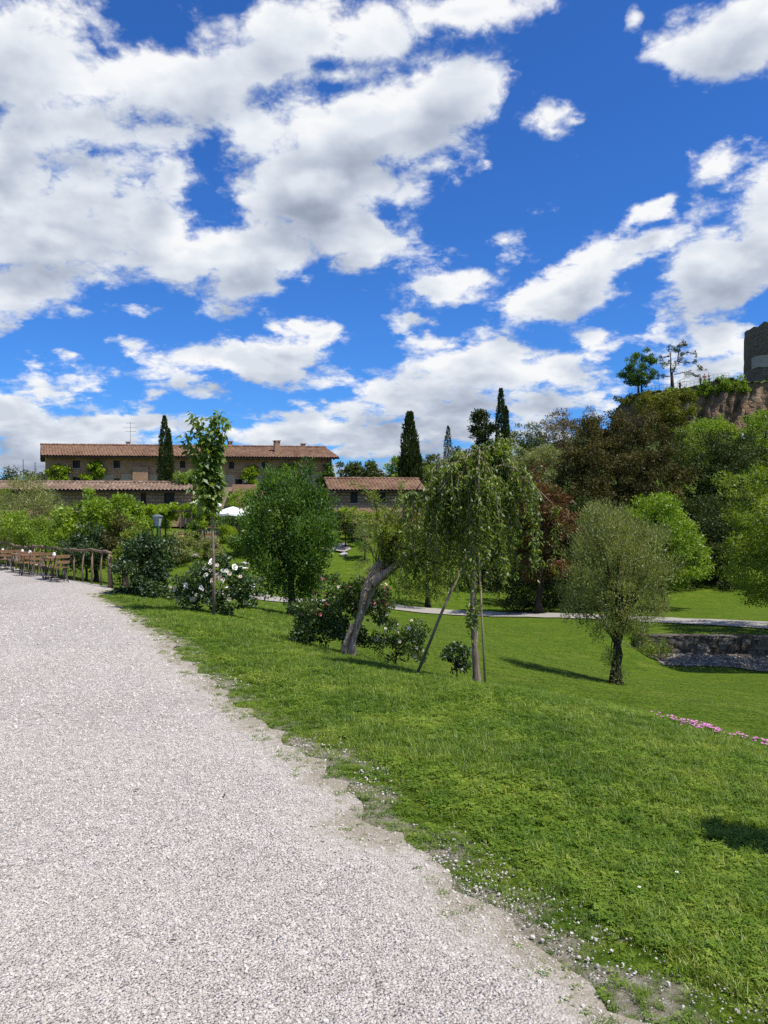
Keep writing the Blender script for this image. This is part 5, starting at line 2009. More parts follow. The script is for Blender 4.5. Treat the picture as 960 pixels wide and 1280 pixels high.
# ---- climbers on the farmhouse front
for (pa, pb, qa, qb, mat, lab, nn) in ((60, 86, 586, 612, 'leaf_lime', 'rounded yellow-green climber at the end of the farmhouse front', 2600),
                                     (104, 131, 580, 612, 'leaf_lime', 'square-topped bright green climber on the farmhouse front', 3200),
                                     (305, 321, 583, 640, 'leaf_lime', 'tall narrow bright climber beside the farmhouse doorway', 3400),
                                     (341, 374, 579, 640, 'leaf_bright', 'broad green climber below the farmhouse chimney', 4800),
                                     (392, 419, 581, 640, 'leaf_dense', 'dark green climber on the corner of the farmhouse by the loggia', 3600),
                                     (247, 278, 572, 640, 'leaf_bright', 'tall green climber hanging on the wall behind the sapling', 4200)):
    u0, u1 = fb.u(pa, -.5), fb.u(pb, -.5)
    um = (u0 + u1) / 2
    zt_, zb_ = fb.z(qa, um) + .25, max(.6, fb.z(qb, um))
    bp = fb.p(um, -.55, 0)
    bp.z = float(gz(bp.x, bp.y))
    wv = (u1 - u0) / 2 * 1.12
    zm = (zt_ + zb_) / 2 - bp.z
    hz_ = (zt_ - zb_) / 2
    plant('wall_climber', lab, 'climber', bp, [(0, 0, zm, wv * .92, .35, hz_ * .9), (-wv * .35, 0, zm + hz_ * .5, wv * .55, .35, hz_ * .45), (wv * .35, 0, zm + hz_ * .45, wv * .55, .35, hz_ * .5), (0, -.1, zm - hz_ * .5, wv * .8, .4, hz_ * .5)],
          mat, nn, .4, .24, 'bark', (0, .2, zm), .09, 8, group='climbers on the farmhouse', seed=int(pa), aspect=.7, crown_name='foliage', shell=.7)


# ------------------------------------------------------------------ terrace furniture below the farmhouse
def parasol(px, py_top, Y, Rr, label, tilt=0.0, ground=None):
    b_ = G(px, Y)
    zt_ = EYE + (640 - py_top) / FPX * Y
    hgt = zt_ - b_.z
    t = thing('garden_parasol', label, 'parasol', b_, group='white parasols on the terrace')
    MB().tube([(0, 0, 0), (0, 0, hgt)], .035, 8).build('pole', M['shutter'], t, True)
    MB().lathe([(.3, 0), (.3, .06), (.06, .09), (.05, .3)], 14).build('base', M['boulder'], t)
    mb = MB()
    n_ = 8
    rise = Rr * .34
    vs = [(0, 0, hgt)]
    for ring, f in enumerate((.5, 1.0)):
        for i in range(n_ * 2):
            a = math.pi * i / n_
            sag = (.05 * Rr if i % 2 else 0) * f
            rr_ = Rr * f * (1 - (.06 if i % 2 else 0))
            vs.append((rr_ * math.cos(a), rr_ * math.sin(a), hgt - rise * f ** 1.15 - sag))
    m2 = n_ * 2
    fs = [(0, 1 + i, 1 + (i + 1) % m2) for i in range(m2)] + [(1 + i, 1 + m2 + i, 1 + m2 + (i + 1) % m2, 1 + (i + 1) % m2) for i in range(m2)]
    o = len(vs)
    for i in range(m2):
        x, y, z = vs[1 + m2 + i]
        vs.append((x * 1.005, y * 1.005, z - .18))
    fs += [(1 + m2 + i, o + i, o + (i + 1) % m2, 1 + m2 + (i + 1) % m2) for i in range(m2)]
    mb.add(vs, fs)
    mb.build('canopy', M['canvas'], t)
    for i in range(n_):
        a = 2 * math.pi * i / n_
        MB().bar((0, 0, hgt - .04), (Rr * math.cos(a) * .98, Rr * math.sin(a) * .98, hgt - rise - .05), .03).build('rib', M['shutter'], t)
    return t


parasol(291, 633, 69.5, 1.75, 'white parasol open above the terrace seats, lower one')
parasol(254, 622.5, 74.0, 1.75, 'white parasol open nearer the farmhouse wall')
parasol(318, 630, 74.5, 1.6, 'white parasol open behind the dense round tree')

# brick balustrade at the terrace edge
tb = G(263, 68.4)
t = thing('terrace_balustrade', 'low terracotta balustrade with cream balusters below the parasol', 'balustrade', tb)
zt_ = EYE + (640 - 658.5) / FPX * 68.4 - tb.z
MB().box((0, 0, zt_ - .05), (1.75, .26, .10)).build('coping', M['terracotta'], t)
MB().box((0, 0, zt_ - .78), (1.75, .26, .16)).build('plinth', M['terracotta'], t)
for i in range(7):
    MB().lathe([(.07, zt_ - .70), (.05, zt_ - .62), (.10, zt_ - .45), (.05, zt_ - .22), (.08, zt_ - .10)], 8, (-.72 + i * .24, 0, 0)).build('baluster', M['plaster'], t, True)
MB().box((0, .02, (zt_ - .86) / 2 - .1), (1.9, .5, max(.2, zt_ - .86 + .2))).build('footing', M['plaster'], t)


def tile_seat(px, Y, label, rz):
    b_ = G(px, Y)
    t = thing('garden_chair', label, 'chair', b_, rz, 'garden chairs under the parasols')
    MB().box((0, 0, .44), (.5, .5, .06)).build('seat', M['slat'], t)
    MB().box((-.24, 0, .72), (.05, .5, .5)).build('backrest', M['slat'], t)
    for x in (-.22, .22):
        for y in (-.22, .22):
            MB().box((x, y, .205), (.045, .045, .41)).build('leg', M['slat'], t)


for i, (px, Y, rz) in enumerate(((284, 69.0, .4), (296, 69.3, 2.6), (303, 70.2, 3.6), (279, 70.3, -.6))):
    tile_seat(px, Y, ('brown garden chair under the parasol, facing away from the balustrade', 'brown garden chair under the parasol beside the pole', 'brown garden chair under the parasol, turned to the dense tree', 'brown garden chair under the parasol at the back')[i], rz)

# vine pergola in front of the low outbuilding
b = G(228, 66.5)
zt_ = EYE + (640 - 640) / FPX * 66.5 - b.z
t = thing('vine_pergola', 'pergola overgrown with bright green vine in front of the low outbuilding', 'pergola', b)
for x in (-1.7, 0, 1.7):
    for y in (-.7, .9):
        MB().tube([(x, y, -.2), (x, y, zt_)], .07, 8).build('post', M['bark'], t, True)
for y in (-.7, .9):
    MB().box((0, y, zt_ + .06), (4.2, .12, .12)).build('beam', M['bark'], t)
crown('vine', M['leaf_lime'], [(-1.0, 0, zt_ + .05, 1.3, 1.1, .5), (.8, 0, zt_ + .1, 1.4, 1.1, .5), (1.7, -.4, zt_ - .6, .5, .6, .9), (-2.2, -.3, zt_ + .05, .9, .8, .4), (1.9, .4, zt_ + .5, .6, .7, .7)], 5200, .34, .2, .8, parent=t)
# earth-coloured jar between its posts
tj = G(225, 65.2)
j_ = thing('terracotta_jar', 'big terracotta jar standing under the vine pergola', 'jar', tj)
MB().lathe([(.22, 0), (.42, .3), (.48, .75), (.40, 1.1), (.28, 1.25), (.34, 1.34), (.30, 1.36)], 16).build('body', M['terracotta'], j_, True)
MB().lathe([(.345, 1.3), (.36, 1.33), (.345, 1.36)], 16).build('rim', M['terracotta'], j_, True)

# shrubs and hedges of the terrace garden
px_plant('vine_hedge', 'bright green trimmed hedge below the reddish tiled outbuilding', 'hedge', 440, 69.5, 634, 96, 'leaf_lime', 7000, .42, .2, seed=31, depth=.5, lobes=6, low=.3)
px_plant('vine_hedge', 'lime green vine hedge along the low outbuilding plinth', 'hedge', 180, 68.5, 634, 90, 'leaf_lime', 6000, .4, .2, seed=32, depth=.5, lobes=6)
px_plant('hedge_shade', 'dark foliage for the deep shade in the hedge beside the sloping lawn', 'hedge', 432, 67.5, 640, 38, 'leaf_dark', 4000, .35, .16, seed=33)  # dark leaves stand in for the shadow inside the bright hedge
px_plant('round_shrub', 'round dark green shrub on the sloping lawn', 'shrub', 456, 63, 652, 26, 'leaf_dense', 3500, .28, .14, seed=34, low=.05)
px_plant('terrace_shrub', 'pale olive-green shrub at the terrace edge by the lamp', 'shrub', 226, 61, 664, 52, 'leaf_olive', 6000, .35, .15, seed=35, low=.05)
px_plant('terrace_shrub', 'grey-green shrub below the terrace balustrade', 'shrub', 265, 62, 672, 44, 'leaf_olive', 4600, .3, .14, seed=36, low=.05)
px_plant('terrace_shrub', 'dark green shrub below the lower parasol', 'shrub', 305, 63, 668, 50, 'leaf_dense', 5200, .32, .14, seed=37, low=.05)
px_plant('terrace_shrub', 'lime green shrub beside the terrace balustrade', 'shrub', 285, 67, 655, 26, 'leaf_lime', 2600, .3, .14, seed=38, low=.05)
px_plant('terrace_shrub', 'green shrub behind the dense round tree', 'shrub', 335, 66, 648, 44, 'leaf_bright', 4200, .32, .16, seed=39, low=.05)
px_plant('terrace_shrub', 'dark leafy shrub in front of the farmhouse landing', 'shrub', 306, 84, 612, 50, 'leaf_bright', 4200, .42, .2, seed=42, low=.05)
px_plant('terrace_shrub', 'dark bushy shrub under the seat terrace', 'shrub', 250, 70, 648, 34, 'leaf_dense', 3000, .32, .16, seed=44, low=.05)
px_plant('terrace_shrub', 'dark green shrub bank behind the terrace chairs', 'shrub', 292, 73.5, 640, 64, 'leaf_dense', 5200, .36, .18, seed=46, low=-.1, lobes=8)
px_plant('terrace_shrub', 'brown-green shrub bank beside the upper parasol', 'shrub', 262, 76.5, 632, 50, 'leaf_brown', 4200, .36, .18, seed=47, low=-.1, lobes=8)
px_plant('garden_tree', 'small leafy tree against the outbuilding gable end', 'tree', 236, 76, 588, 34, 'leaf_bright', 4600, .42, .2, seed=40, low=.25)
px_plant('lawn_shrub', 'low grey-green shrub behind the shoots of the leaning trunk', 'shrub', 470, 50, 648, 60, 'leaf_olive', 7000, .36, .13, seed=43, low=.05, rise=.4, aspect=.3)
px_plant('lawn_shrub', 'willowy green shrub beyond the path behind the weeping tree', 'shrub', 535, 47, 640, 84, 'leaf_willow', 11000, .42, .13, seed=45, low=.05, rise=.3, aspect=.35)
for px, Y, s_, lab in ((237, 62.6, .62, 'pale flat boulder at the edge of the terrace shrubs'), (269, 65.5, .45, 'small pale boulder below the balustrade'), (306, 60.5, .32, 'small white rock in front of the dark green shrub'), (430, 64.5, .45, 'pale stone slab at the corner of the sloping lawn')):
    st = make_stone(int(px), 2, M['boulder'])
    st.name = 'boulder'
    COL.objects.link(st)
    st.location = G(px, Y) + Vector((0, 0, s_ * .3))
    st.scale = (s_, s_ * .8, s_ * .75)
    tag(st, lab, 'boulder')

# ------------------------------------------------------------------ background trees
def cypress(px, Y, py_top, wpx, label, n, seed, py_base=None, forks=((0, 1, 1),)):
    b_ = G(px, Y)
    if py_base:
        b_.z = min(b_.z, EYE + (640 - py_base) / FPX * Y)
    Hh = EYE + (640 - py_top) / FPX * Y - b_.z
    Wd = wpx / FPX * Y / 2
    t = thing('cypress_tree', label, 'cypress', b_, group='cypress trees')
    r_ = np.random.default_rng(seed)
    Cs, Ds = [], []
    tot = sum(f[1] for f in forks)
    for (dx, hf, wf) in forks:
        m_ = int(n * hf / tot)
        z = r_.beta(1.05, 1.25, m_)
        prof = np.interp(z, [0, .06, .25, .5, .75, .92, 1.0], [.45, .8, 1, .92, .66, .3, .04])
        a = r_.uniform(0, 6.28, m_)
        lump = 1 + .16 * np.sin(a * 3 + z * 19 + seed) + .1 * np.sin(a * 5 - z * 31)
        rr_ = Wd * wf * prof * lump * np.sqrt(r_.uniform(.35, 1, m_))
        Cs.append(np.column_stack([dx * Wd + rr_ * np.cos(a), rr_ * np.sin(a), (.03 + .97 * z) * Hh * hf]))
        Ds.append(np.column_stack([np.cos(a) * .35, np.sin(a) * .35, np.ones(m_)]) + r_.normal(0, .25, (m_, 3)))
    Cs, Ds = np.concatenate(Cs), np.concatenate(Ds)
    L_ = np.clip(Wd * .28, .14, .5) * r_.uniform(.6, 1.4, len(Cs))
    Cs[:, 2] = np.minimum(Cs[:, 2], Hh - L_ * .8)
    link('crown', leaf_mesh('crown', Cs, Ds, unit(len(Cs)) + np.array([0, 0, .1]), L_, L_ * .34, M['leaf_cypress']), t)
    mb = MB()
    mb.tube([(0, 0, -.2), (0, 0, Hh * .5), (0, 0, Hh * .9)], [Wd * .16, Wd * .09, .03], 7)
    mb.build('trunk', M['bark_dark'], t, True)


cypress(207, 79, 519, 22, 'tall dark cypress with twin tips rising in front of the farmhouse', 9000, 1, forks=((-.12, 1, .8), (.38, .86, .62)))
cypress(512, 80, 514, 33, 'broad tall dark cypress beside the reddish tiled outbuilding', 12000, 2, forks=((0, 1, .8), (-.35, .55, .7), (.35, .72, .7)))
cypress(560, 118, 532, 13, 'slim distant cypress standing alone above the hedgerow', 3500, 3)
cypress(627, 88, 485, 24, 'tallest twin-tipped cypress behind the weeping tree', 9000, 4, forks=((-.08, 1, .7), (.45, .84, .55)))
cypress(44, 150, 577, 5, 'tiny distant cypress beside the farmhouse gable', 700, 5)

BT = [  # name, label, px, Y, top, width px, material, leaves, clump, leaf size, seed, kw
    ('far_tree', 'dark far tree at the skyline beyond the fence end', 8, 150, 582, 60, 'leaf_dark', 5000, 1.1, .42, 51, {}),
    ('far_tree', 'low dark far tree beside the farmhouse gable end', 48, 135, 588, 34, 'leaf_dark', 3000, .9, .38, 52, {}),
    ('far_tree', 'dark rounded tree just past the farmhouse corner', 436, 112, 573, 34, 'leaf_far', 5000, .8, .34, 53, {}),
    ('far_tree', 'mid green tree behind the reddish tiled roof', 465, 110, 579, 40, 'leaf_far', 5000, .8, .34, 54, {}),
    ('far_tree', 'bushy green tree next to the broad cypress', 492, 108, 573, 34, 'leaf_bright', 4500, .8, .32, 55, {}),
    ('far_tree', 'bright green tree between broad cypress and slim cypress', 540, 104, 563, 36, 'leaf_far', 5000, .8, .32, 56, {}),
    ('far_tree', 'small light tree below the slim cypress', 574, 112, 561, 34, 'leaf_far', 3800, .8, .32, 57, {}),
    ('grove_shrub', 'pale green shrub above the tiled ridge end', 540, 88, 578, 60, 'leaf_willow', 7000, .6, .24, 58, {}),
    ('pine_tree', 'dark ragged conifer leaning beside the tallest cypress', 602, 90, 510, 40, 'leaf_dark', 8000, .55, .26, 59, {'gap': .2}),
    ('grove_tree', 'green tree behind the tallest cypress', 660, 98, 530, 44, 'leaf_far', 6000, .7, .28, 60, {}),
    ('grove_tree', 'light silvery olive grove tree below the grey crown', 672, 82, 556, 60, 'leaf_olive', 9000, .6, .22, 61, {'aspect': .3}),
    ('grove_tree', 'pale olive tree behind the weeping crown', 620, 80, 562, 60, 'leaf_olive', 8000, .6, .22, 62, {'aspect': .3}),
    ('grey_tree', 'broad grey-mauve crown on the skyline beside the cliff', 705, 112, 514, 96, 'leaf_grey', 10000, .8, .3, 63, {'gap': .1}),
    ('oak_tree', 'broad brownish evergreen oak rising above the others', 772, 82, 515, 130, 'leaf_brown', 24000, .75, .26, 64, {'lobes': 9, 'low': -.05}),
    ('oak_tree', 'dark brown-green oak beside the red-leaved tree', 728, 74, 545, 84, 'leaf_brown', 15000, .65, .24, 65, {'lobes': 8, 'low': -.05}),
    ('oak_tree', 'dark oak in the middle of the wood above the lime shrub', 820, 74, 560, 104, 'leaf_brown', 17000, .65, .24, 66, {'lobes': 8, 'low': -.05}),
    ('oak_tree', 'very dark oak below the cliff scrub', 893, 78, 540, 116, 'leaf_dark', 20000, .65, .24, 67, {'lobes': 9, 'low': -.05}),
    ('oak_tree', 'dark oak at the foot of the wood behind the robinia', 885, 62, 620, 90, 'leaf_dark', 12000, .55, .2, 68, {}),
    ('oak_tree', 'dark oak beneath the tower slope', 985, 76, 548, 110, 'leaf_dark', 13000, .65, .24, 69, {}),
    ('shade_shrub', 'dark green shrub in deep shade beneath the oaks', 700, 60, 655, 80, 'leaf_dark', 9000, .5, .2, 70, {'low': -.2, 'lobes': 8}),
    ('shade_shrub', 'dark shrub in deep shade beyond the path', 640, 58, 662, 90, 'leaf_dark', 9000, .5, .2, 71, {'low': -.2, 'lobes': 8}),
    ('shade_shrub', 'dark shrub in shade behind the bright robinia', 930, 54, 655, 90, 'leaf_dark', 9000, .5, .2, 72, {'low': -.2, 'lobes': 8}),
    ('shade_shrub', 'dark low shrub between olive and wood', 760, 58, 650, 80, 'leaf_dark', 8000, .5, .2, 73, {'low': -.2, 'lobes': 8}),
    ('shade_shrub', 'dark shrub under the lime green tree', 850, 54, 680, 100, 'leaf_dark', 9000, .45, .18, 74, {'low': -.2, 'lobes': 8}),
    ('red_tree', 'russet-leaved tree behind the weeping tree', 674, 43, 584, 84, 'leaf_russet', 16000, .5, .17, 75, {'py_low': 745, 'gap': .1}),
    ('red_tree', 'low russet-leaved shrub beside the silvery olive', 712, 44, 640, 62, 'leaf_russet', 7000, .45, .16, 76, {'py_low': 725}),
    ('lime_tree', 'bright green airy tree behind the silvery olive', 828, 45, 618, 112, 'leaf_bright', 20000, .5, .16, 77, {'py_low': 745, 'lobes': 8}),
    ('lime_tree', 'light green bush filling in beside the bright airy tree', 790, 47, 640, 60, 'leaf_bright', 7000, .45, .15, 78, {'py_low': 735}),
    ('robinia_tree', 'tall bright green feathery tree overhanging the stone wall', 978, 34, 562, 170, 'leaf_robinia', 32000, .40, .115, 79, {'py_low': 785, 'lobes': 9, 'barkmat': 'bark', 'gap': .08}),
    ('robinia_tree', 'bright green feathery tree past the stone wall end', 1020, 29.0, 580, 195, 'leaf_robinia', 30000, .42, .12, 80, {'py_low': 770, 'lobes': 9}),
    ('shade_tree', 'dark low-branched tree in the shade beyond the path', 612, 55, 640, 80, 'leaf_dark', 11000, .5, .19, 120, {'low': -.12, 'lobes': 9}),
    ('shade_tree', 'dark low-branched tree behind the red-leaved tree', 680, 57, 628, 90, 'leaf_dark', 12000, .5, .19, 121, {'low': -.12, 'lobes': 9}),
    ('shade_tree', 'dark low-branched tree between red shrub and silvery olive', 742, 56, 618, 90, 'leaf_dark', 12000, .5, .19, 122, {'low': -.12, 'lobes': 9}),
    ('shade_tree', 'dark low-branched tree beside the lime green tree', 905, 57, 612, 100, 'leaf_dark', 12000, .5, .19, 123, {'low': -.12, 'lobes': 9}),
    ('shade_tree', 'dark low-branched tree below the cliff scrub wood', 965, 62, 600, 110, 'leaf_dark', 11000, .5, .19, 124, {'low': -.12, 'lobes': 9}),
    ('shade_shrub', 'dark shrub added for shade just beyond the path under the red-leaved tree', 640, 49, 690, 76, 'leaf_dark', 6000, .4, .15, 126, {'low': -.25, 'lobes': 8}),  # dark shrubs added to stand in for the deep shade under the trees
    ('shade_shrub', 'dark shrub added for shade beyond the path beside the russet shrub', 695, 48, 690, 72, 'leaf_dark', 6000, .4, .15, 127, {'low': -.25, 'lobes': 8}),
    ('shade_shrub', 'dark shrub added for shade beyond the path behind the silvery olive', 745, 47, 692, 64, 'leaf_dark', 6000, .4, .15, 128, {'low': -.25, 'lobes': 8}),
    ('shade_shrub', 'dark shrub added for shade by the path beneath the russet tree', 655, 44.5, 708, 80, 'leaf_dark', 6500, .36, .13, 129, {'low': -.3, 'lobes': 8}),  # two more added at the path to darken the shade there
    ('shade_shrub', 'dark shrub added for shade by the path beneath the russet shrub', 722, 43.6, 712, 70, 'leaf_dark', 6000, .36, .13, 130, {'low': -.3, 'lobes': 8}),
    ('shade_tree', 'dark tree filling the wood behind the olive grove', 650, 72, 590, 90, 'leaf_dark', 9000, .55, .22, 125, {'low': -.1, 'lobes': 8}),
    ('cliff_scrub', 'yellow-green bush climbing the cliff face', 832, 108, 490, 78, 'leaf_yellow', 13000, .75, .3, 81, {'lobes': 7}),
    ('cliff_scrub', 'light green scrub on the slope below the cliff', 893, 104, 519, 90, 'leaf_bright', 9000, .7, .28, 82, {}),
    ('cliff_scrub', 'bright green scrub below the tower', 957, 102, 514, 90, 'leaf_bright', 9000, .7, .28, 83, {}),
    ('cliff_scrub', 'olive-green scrub on the slope beside the dark oak', 868, 98, 535, 70, 'leaf_willow', 7000, .7, .26, 84, {}),
    ('cliff_scrub', 'lime green scrub tuft at the slope edge under the tower', 1000, 96, 535, 90, 'leaf_lime', 6000, .7, .26, 85, {}),
    ('hillside_tree', 'dark oak on the open slope beyond the robinias', 1075, 72, 560, 110, 'leaf_dark', 8000, .65, .24, 131, {'low': -.05, 'lobes': 8}),
    ('hillside_tree', 'olive-green oak high on the slope past the tower foot', 1130, 88, 545, 120, 'leaf_brown', 8000, .7, .26, 132, {'low': -.05, 'lobes': 8}),
    ('hillside_tree', 'bright green tree low on the slope past the stone wall', 1110, 55, 610, 110, 'leaf_bright', 8000, .55, .2, 133, {'lobes': 8}),
    ('hedgerow_tree', 'leafy green tree at the back of the shady wood edge', 600, 66, 610, 80, 'leaf_far', 9000, .5, .2, 86, {}),
    ('hedgerow_tree', 'green tree behind the weeping strands', 560, 68, 600, 60, 'leaf_far', 7000, .5, .2, 87, {}),
]
for nm, lab, px, Y, top, wpx, mt, n, cl, lf, sd, kw in BT:
    px_plant(nm, lab, 'shrub' if 'shrub' in nm or 'scrub' in nm else 'tree', px, Y, top, wpx, mt, n, cl, lf, seed=sd, **kw)

# ------------------------------------------------------------------ cliff with tower
cl_plan = [(765, 131), (775, 126), (792, 122), (815, 120.5), (840, 119), (865, 118), (890, 117), (915, 116.5), (935, 116), (960, 115.5), (1000, 114), (1060, 112), (1150, 110)]
cl_top = [512, 500, 492, 489, 487, 483, 476, 472, 478, 476, 474, 472, 470]
r = np.random.default_rng(14)
cols, tops_c = [], []
for i in range(len(cl_plan) - 1):
    for f in np.linspace(0, 1, 9)[:-1]:
        px = cl_plan[i][0] * (1 - f) + cl_plan[i + 1][0] * f
        Y = cl_plan[i][1] * (1 - f) + cl_plan[i + 1][1] * f
        py = cl_top[i] * (1 - f) + cl_top[i + 1] * f
        cols.append(((px - 480) / FPX * Y, Y, EYE + (640 - py) / FPX * Y))
cols = [(62, 195, cols[0][2] - 1), (46.5, 150, cols[0][2] - .5)] + cols
cols = np.array(cols)
nlev = 14
V = []
for i, (x, y, z) in enumerate(cols):
    d = np.array([cols[min(i + 1, len(cols) - 1), 0] - cols[max(i - 1, 0), 0], cols[min(i + 1, len(cols) - 1), 1] - cols[max(i - 1, 0), 1]])
    d /= np.linalg.norm(d)
    nn = np.array([d[1], -d[0]])
    for k in range(nlev + 1):
        f = k / nlev
        push = -.6 + 2.2 * f ** 1.6 + .7 * math.sin(i * .45 + f * 7) * math.sin(f * 3.1) + .5 * math.sin(i * 1.3 + f * 15 + 2) * min(1, f * 4) + r.normal(0, .22) * min(1, f * 5)
        V.append((x + nn[0] * push, y + nn[1] * push, z - .05 - f * 11))
V = np.array(V)
ii = np.arange(len(cols) * (nlev + 1)).reshape(len(cols), nlev + 1)
F = np.stack([ii[:-1, :-1], ii[:-1, 1:], ii[1:, 1:], ii[1:, :-1]], -1).reshape(-1, 4)
cliff = tag(link('cliff', raw_mesh('cliff', V, F, [M['rock']])), 'brown rock cliff under the tower', kind='structure')
# its grassy top runs back from the rim
rows = []
for back in (-.35, .8, 3, 8, 20, 60):
    rr_ = V[ii[:, 0]].copy()
    rr_[:, 1] += back * 1.0
    rr_[:, 0] += back * .35
    rr_[:, 2] += .25 * (back > 0) + .012 * max(0, back) + r.normal(0, .08, len(rr_))
    rows.append(rr_)
T = np.stack(rows, 1)
jj = np.arange(T.shape[0] * T.shape[1]).reshape(T.shape[:2])
F = np.stack([jj[:-1, :-1], jj[1:, :-1], jj[1:, 1:], jj[:-1, 1:]], -1).reshape(-1, 4)
tag(link('cliff_top', raw_mesh('cliff_top', T.reshape(-1, 3), F, [M['earth']], True)), 'grassy top of the cliff', kind='structure')


def rim(px, back=0.0):
    """a point on the cliff top"""
    k_ = (px - 480) / FPX
    q = V[ii[:, 0]]
    s_ = q[2:, 0] / q[2:, 1]
    x, y, z = (np.interp(k_, s_, q[2:, c]) for c in range(3))
    return Vector((x + back * .35, y + back, z + .2 * (back > 0) + .012 * back))


# fringe of scrub over the rim
for i, (px, w_, h_, mt, lab) in enumerate(((792, 5.2, 1.1, 'leaf_yellow', 'yellowish scrub fringing the rounded end of the cliff'), (818, 4.6, 1.0, 'leaf_yellow', 'yellow-green scrub on the cliff rim below the two trees'), (850, 4.6, 1.0, 'leaf_bright', 'green scrub on the cliff rim beside the bare-limbed tree'),
                                 (874, 4.6, 1.3, 'leaf_bright', 'green scrub on the cliff rim below the gazebo frame'), (896, 4.4, 1.8, 'leaf_bright', 'thick green scrub on the cliff rim near the tower'), (918, 3.6, 1.8, 'leaf_bright', 'green scrub against the foot of the tower'))):
    p = rim(px, .2)
    p.z -= .5
    plant('rim_scrub', lab, 'shrub', p, [(0, 0, -.25, w_ * .5, 1.0, h_ * .62), (-w_ * .3, -.5, -.9, w_ * .3, .8, h_ * .6), (w_ * .3, -.4, -.7, w_ * .34, .8, h_ * .6)], mt, 2600, .5, .26, 'bark', (0, 0, .1), .05, 6, group='scrub along the cliff rim', seed=200 + i, aspect=.6, crown_name='foliage')

# two trees on the cliff top
p = rim(798, 1.6)
k = p.y / FPX
zt_ = lambda py: EYE + (640 - py) / FPX * p.y - p.z
t = plant('clifftop_tree', 'round dense tree with two thin trunks on the cliff edge', 'tree', p, [(0, 0, zt_(462), 20 * k, 2.3, 19 * k), (-1.4, 0, zt_(468), 11 * k, 1.4, 11 * k), (.8, 0, zt_(450), 13 * k, 1.5, 13 * k), (-2.2, 0, zt_(473), 6 * k, .8, 6 * k), (.5, 0, zt_(474), 14 * k, 1.5, 8 * k)],
          'leaf_dense', 8000, .55, .26, 'bark_dark', (-.25, 0, zt_(465)), .16, 14, seed=90, aspect=.6)
MB().tube([(.55, .1, -.1), (.5, .1, zt_(480)), (.6, 0, zt_(462))], [.16, .13, .08], 7).build('trunk', M['bark_dark'], t, True)
p = rim(841, 2.0)
k = p.y / FPX
t = thing('clifftop_tree', 'sparse tree with dark spreading limbs and few leaves on the cliff edge', 'tree', p)
zt_ = lambda py: EYE + (640 - py) / FPX * p.y - p.z
xt_ = lambda px: (px - 841) * k
mb = MB()
mb.tube([(0, 0, -.2), (-.05, 0, zt_(478)), (-.1, 0, zt_(470))], [.34, .26, .22], 9)
mb.build('trunk', M['bark_dark'], t, True)
mb = MB()
ends = []
r = random.Random(77)
for (pa, qa, pb, qb, rr_) in ((840, 472, 837, 440, .16), (840, 472, 848, 452, .15), (848, 452, 853, 430, .10), (848, 452, 866, 452, .09), (837, 445, 829, 446, .08), (837, 440, 838, 432, .07), (848, 455, 858, 440, .08), (840, 470, 824, 470, .07), (866, 452, 873, 462, .05), (843, 468, 862, 464, .07), (853, 430, 857, 431, .04), (837, 455, 828, 456, .05), (858, 440, 868, 446, .05), (862, 464, 870, 470, .04)):
    a, c = Vector((xt_(pa), r.uniform(-.1, .1), zt_(qa))), Vector((xt_(pb), r.uniform(-1.2, 1.2), zt_(qb)))
    q = [a.lerp(c, f) + Vector((r.uniform(-.12, .12), 0, r.uniform(-.1, .12))) * (0 < f < 1) for f in (0, .3, .6, 1)]
    mb.tube(q, [rr_, rr_ * .85, rr_ * .65, rr_ * .35], 6)
    ends += [q[-1], q[-2], q[-1] + Vector((r.uniform(-.7, .7), r.uniform(-.7, .7), r.uniform(-.5, .4))), q[-1] + Vector((r.uniform(-.9, .9), r.uniform(-.7, .7), r.uniform(-.8, .3)))]
for e in ends:
    mb.tube([e + Vector((r.uniform(-.4, .4), 0, r.uniform(-.4, .1))), e], [.03, .015], 4)
mb.build('branches', M['bark_dark'], t, True)
crown('crown', M['leaf_far'], [(e.x, e.y, e.z, .34, .34, .3) for e in ends], 2600, .24, .2, .6, parent=t)

# thin tubes of a gazebo frame
p = rim(869, 3.0)
t = thing('gazebo_frame', 'thin pale bare frame of a gazebo on the cliff top', 'gazebo', p)
hw, hg, hp = 2.1, 1.25, 1.95
for x in (-hw, hw):
    for y in (-1.5, 1.5):
        MB().tube([(x, y, -.2), (x, y, hg)], .03, 6).build('post', M['tube_white'], t)
mb = MB()
for y in (-1.5, 1.5):
    mb.tube([(-hw, y, hg), (hw, y, hg)], .03, 6)
for x in (-hw, hw):
    mb.tube([(x, -1.5, hg), (x, 1.5, hg)], .03, 6)
mb.build('top_rail', M['tube_white'], t)
for x in (-hw, hw):
    for y in (-1.5, 1.5):
        MB().tube([(x, y, hg), (x * .6, y * .6, hg + .42), (0, 0, hp)], .026, 6).build('roof_bar', M['tube_white'], t)

# railing along the rim
q0 = rim(790, .9)
t = thing('cliff_railing', 'low dark railing running along the cliff rim', 'railing', q0)
rp = [rim(px, .9) - q0 for px in np.linspace(790, 912, 26)]
for q in rp:
    MB().tube([q + Vector((0, 0, -.3)), q + Vector((0, 0, .95))], .02, 5).build('post', M['rail_grey'], t)
for z in (.5, .95):
    mb = MB()
    mb.tube([q + Vector((0, 0, z)) for q in rp], .02, 5)
    mb.build('rail', M['rail_grey'], t)

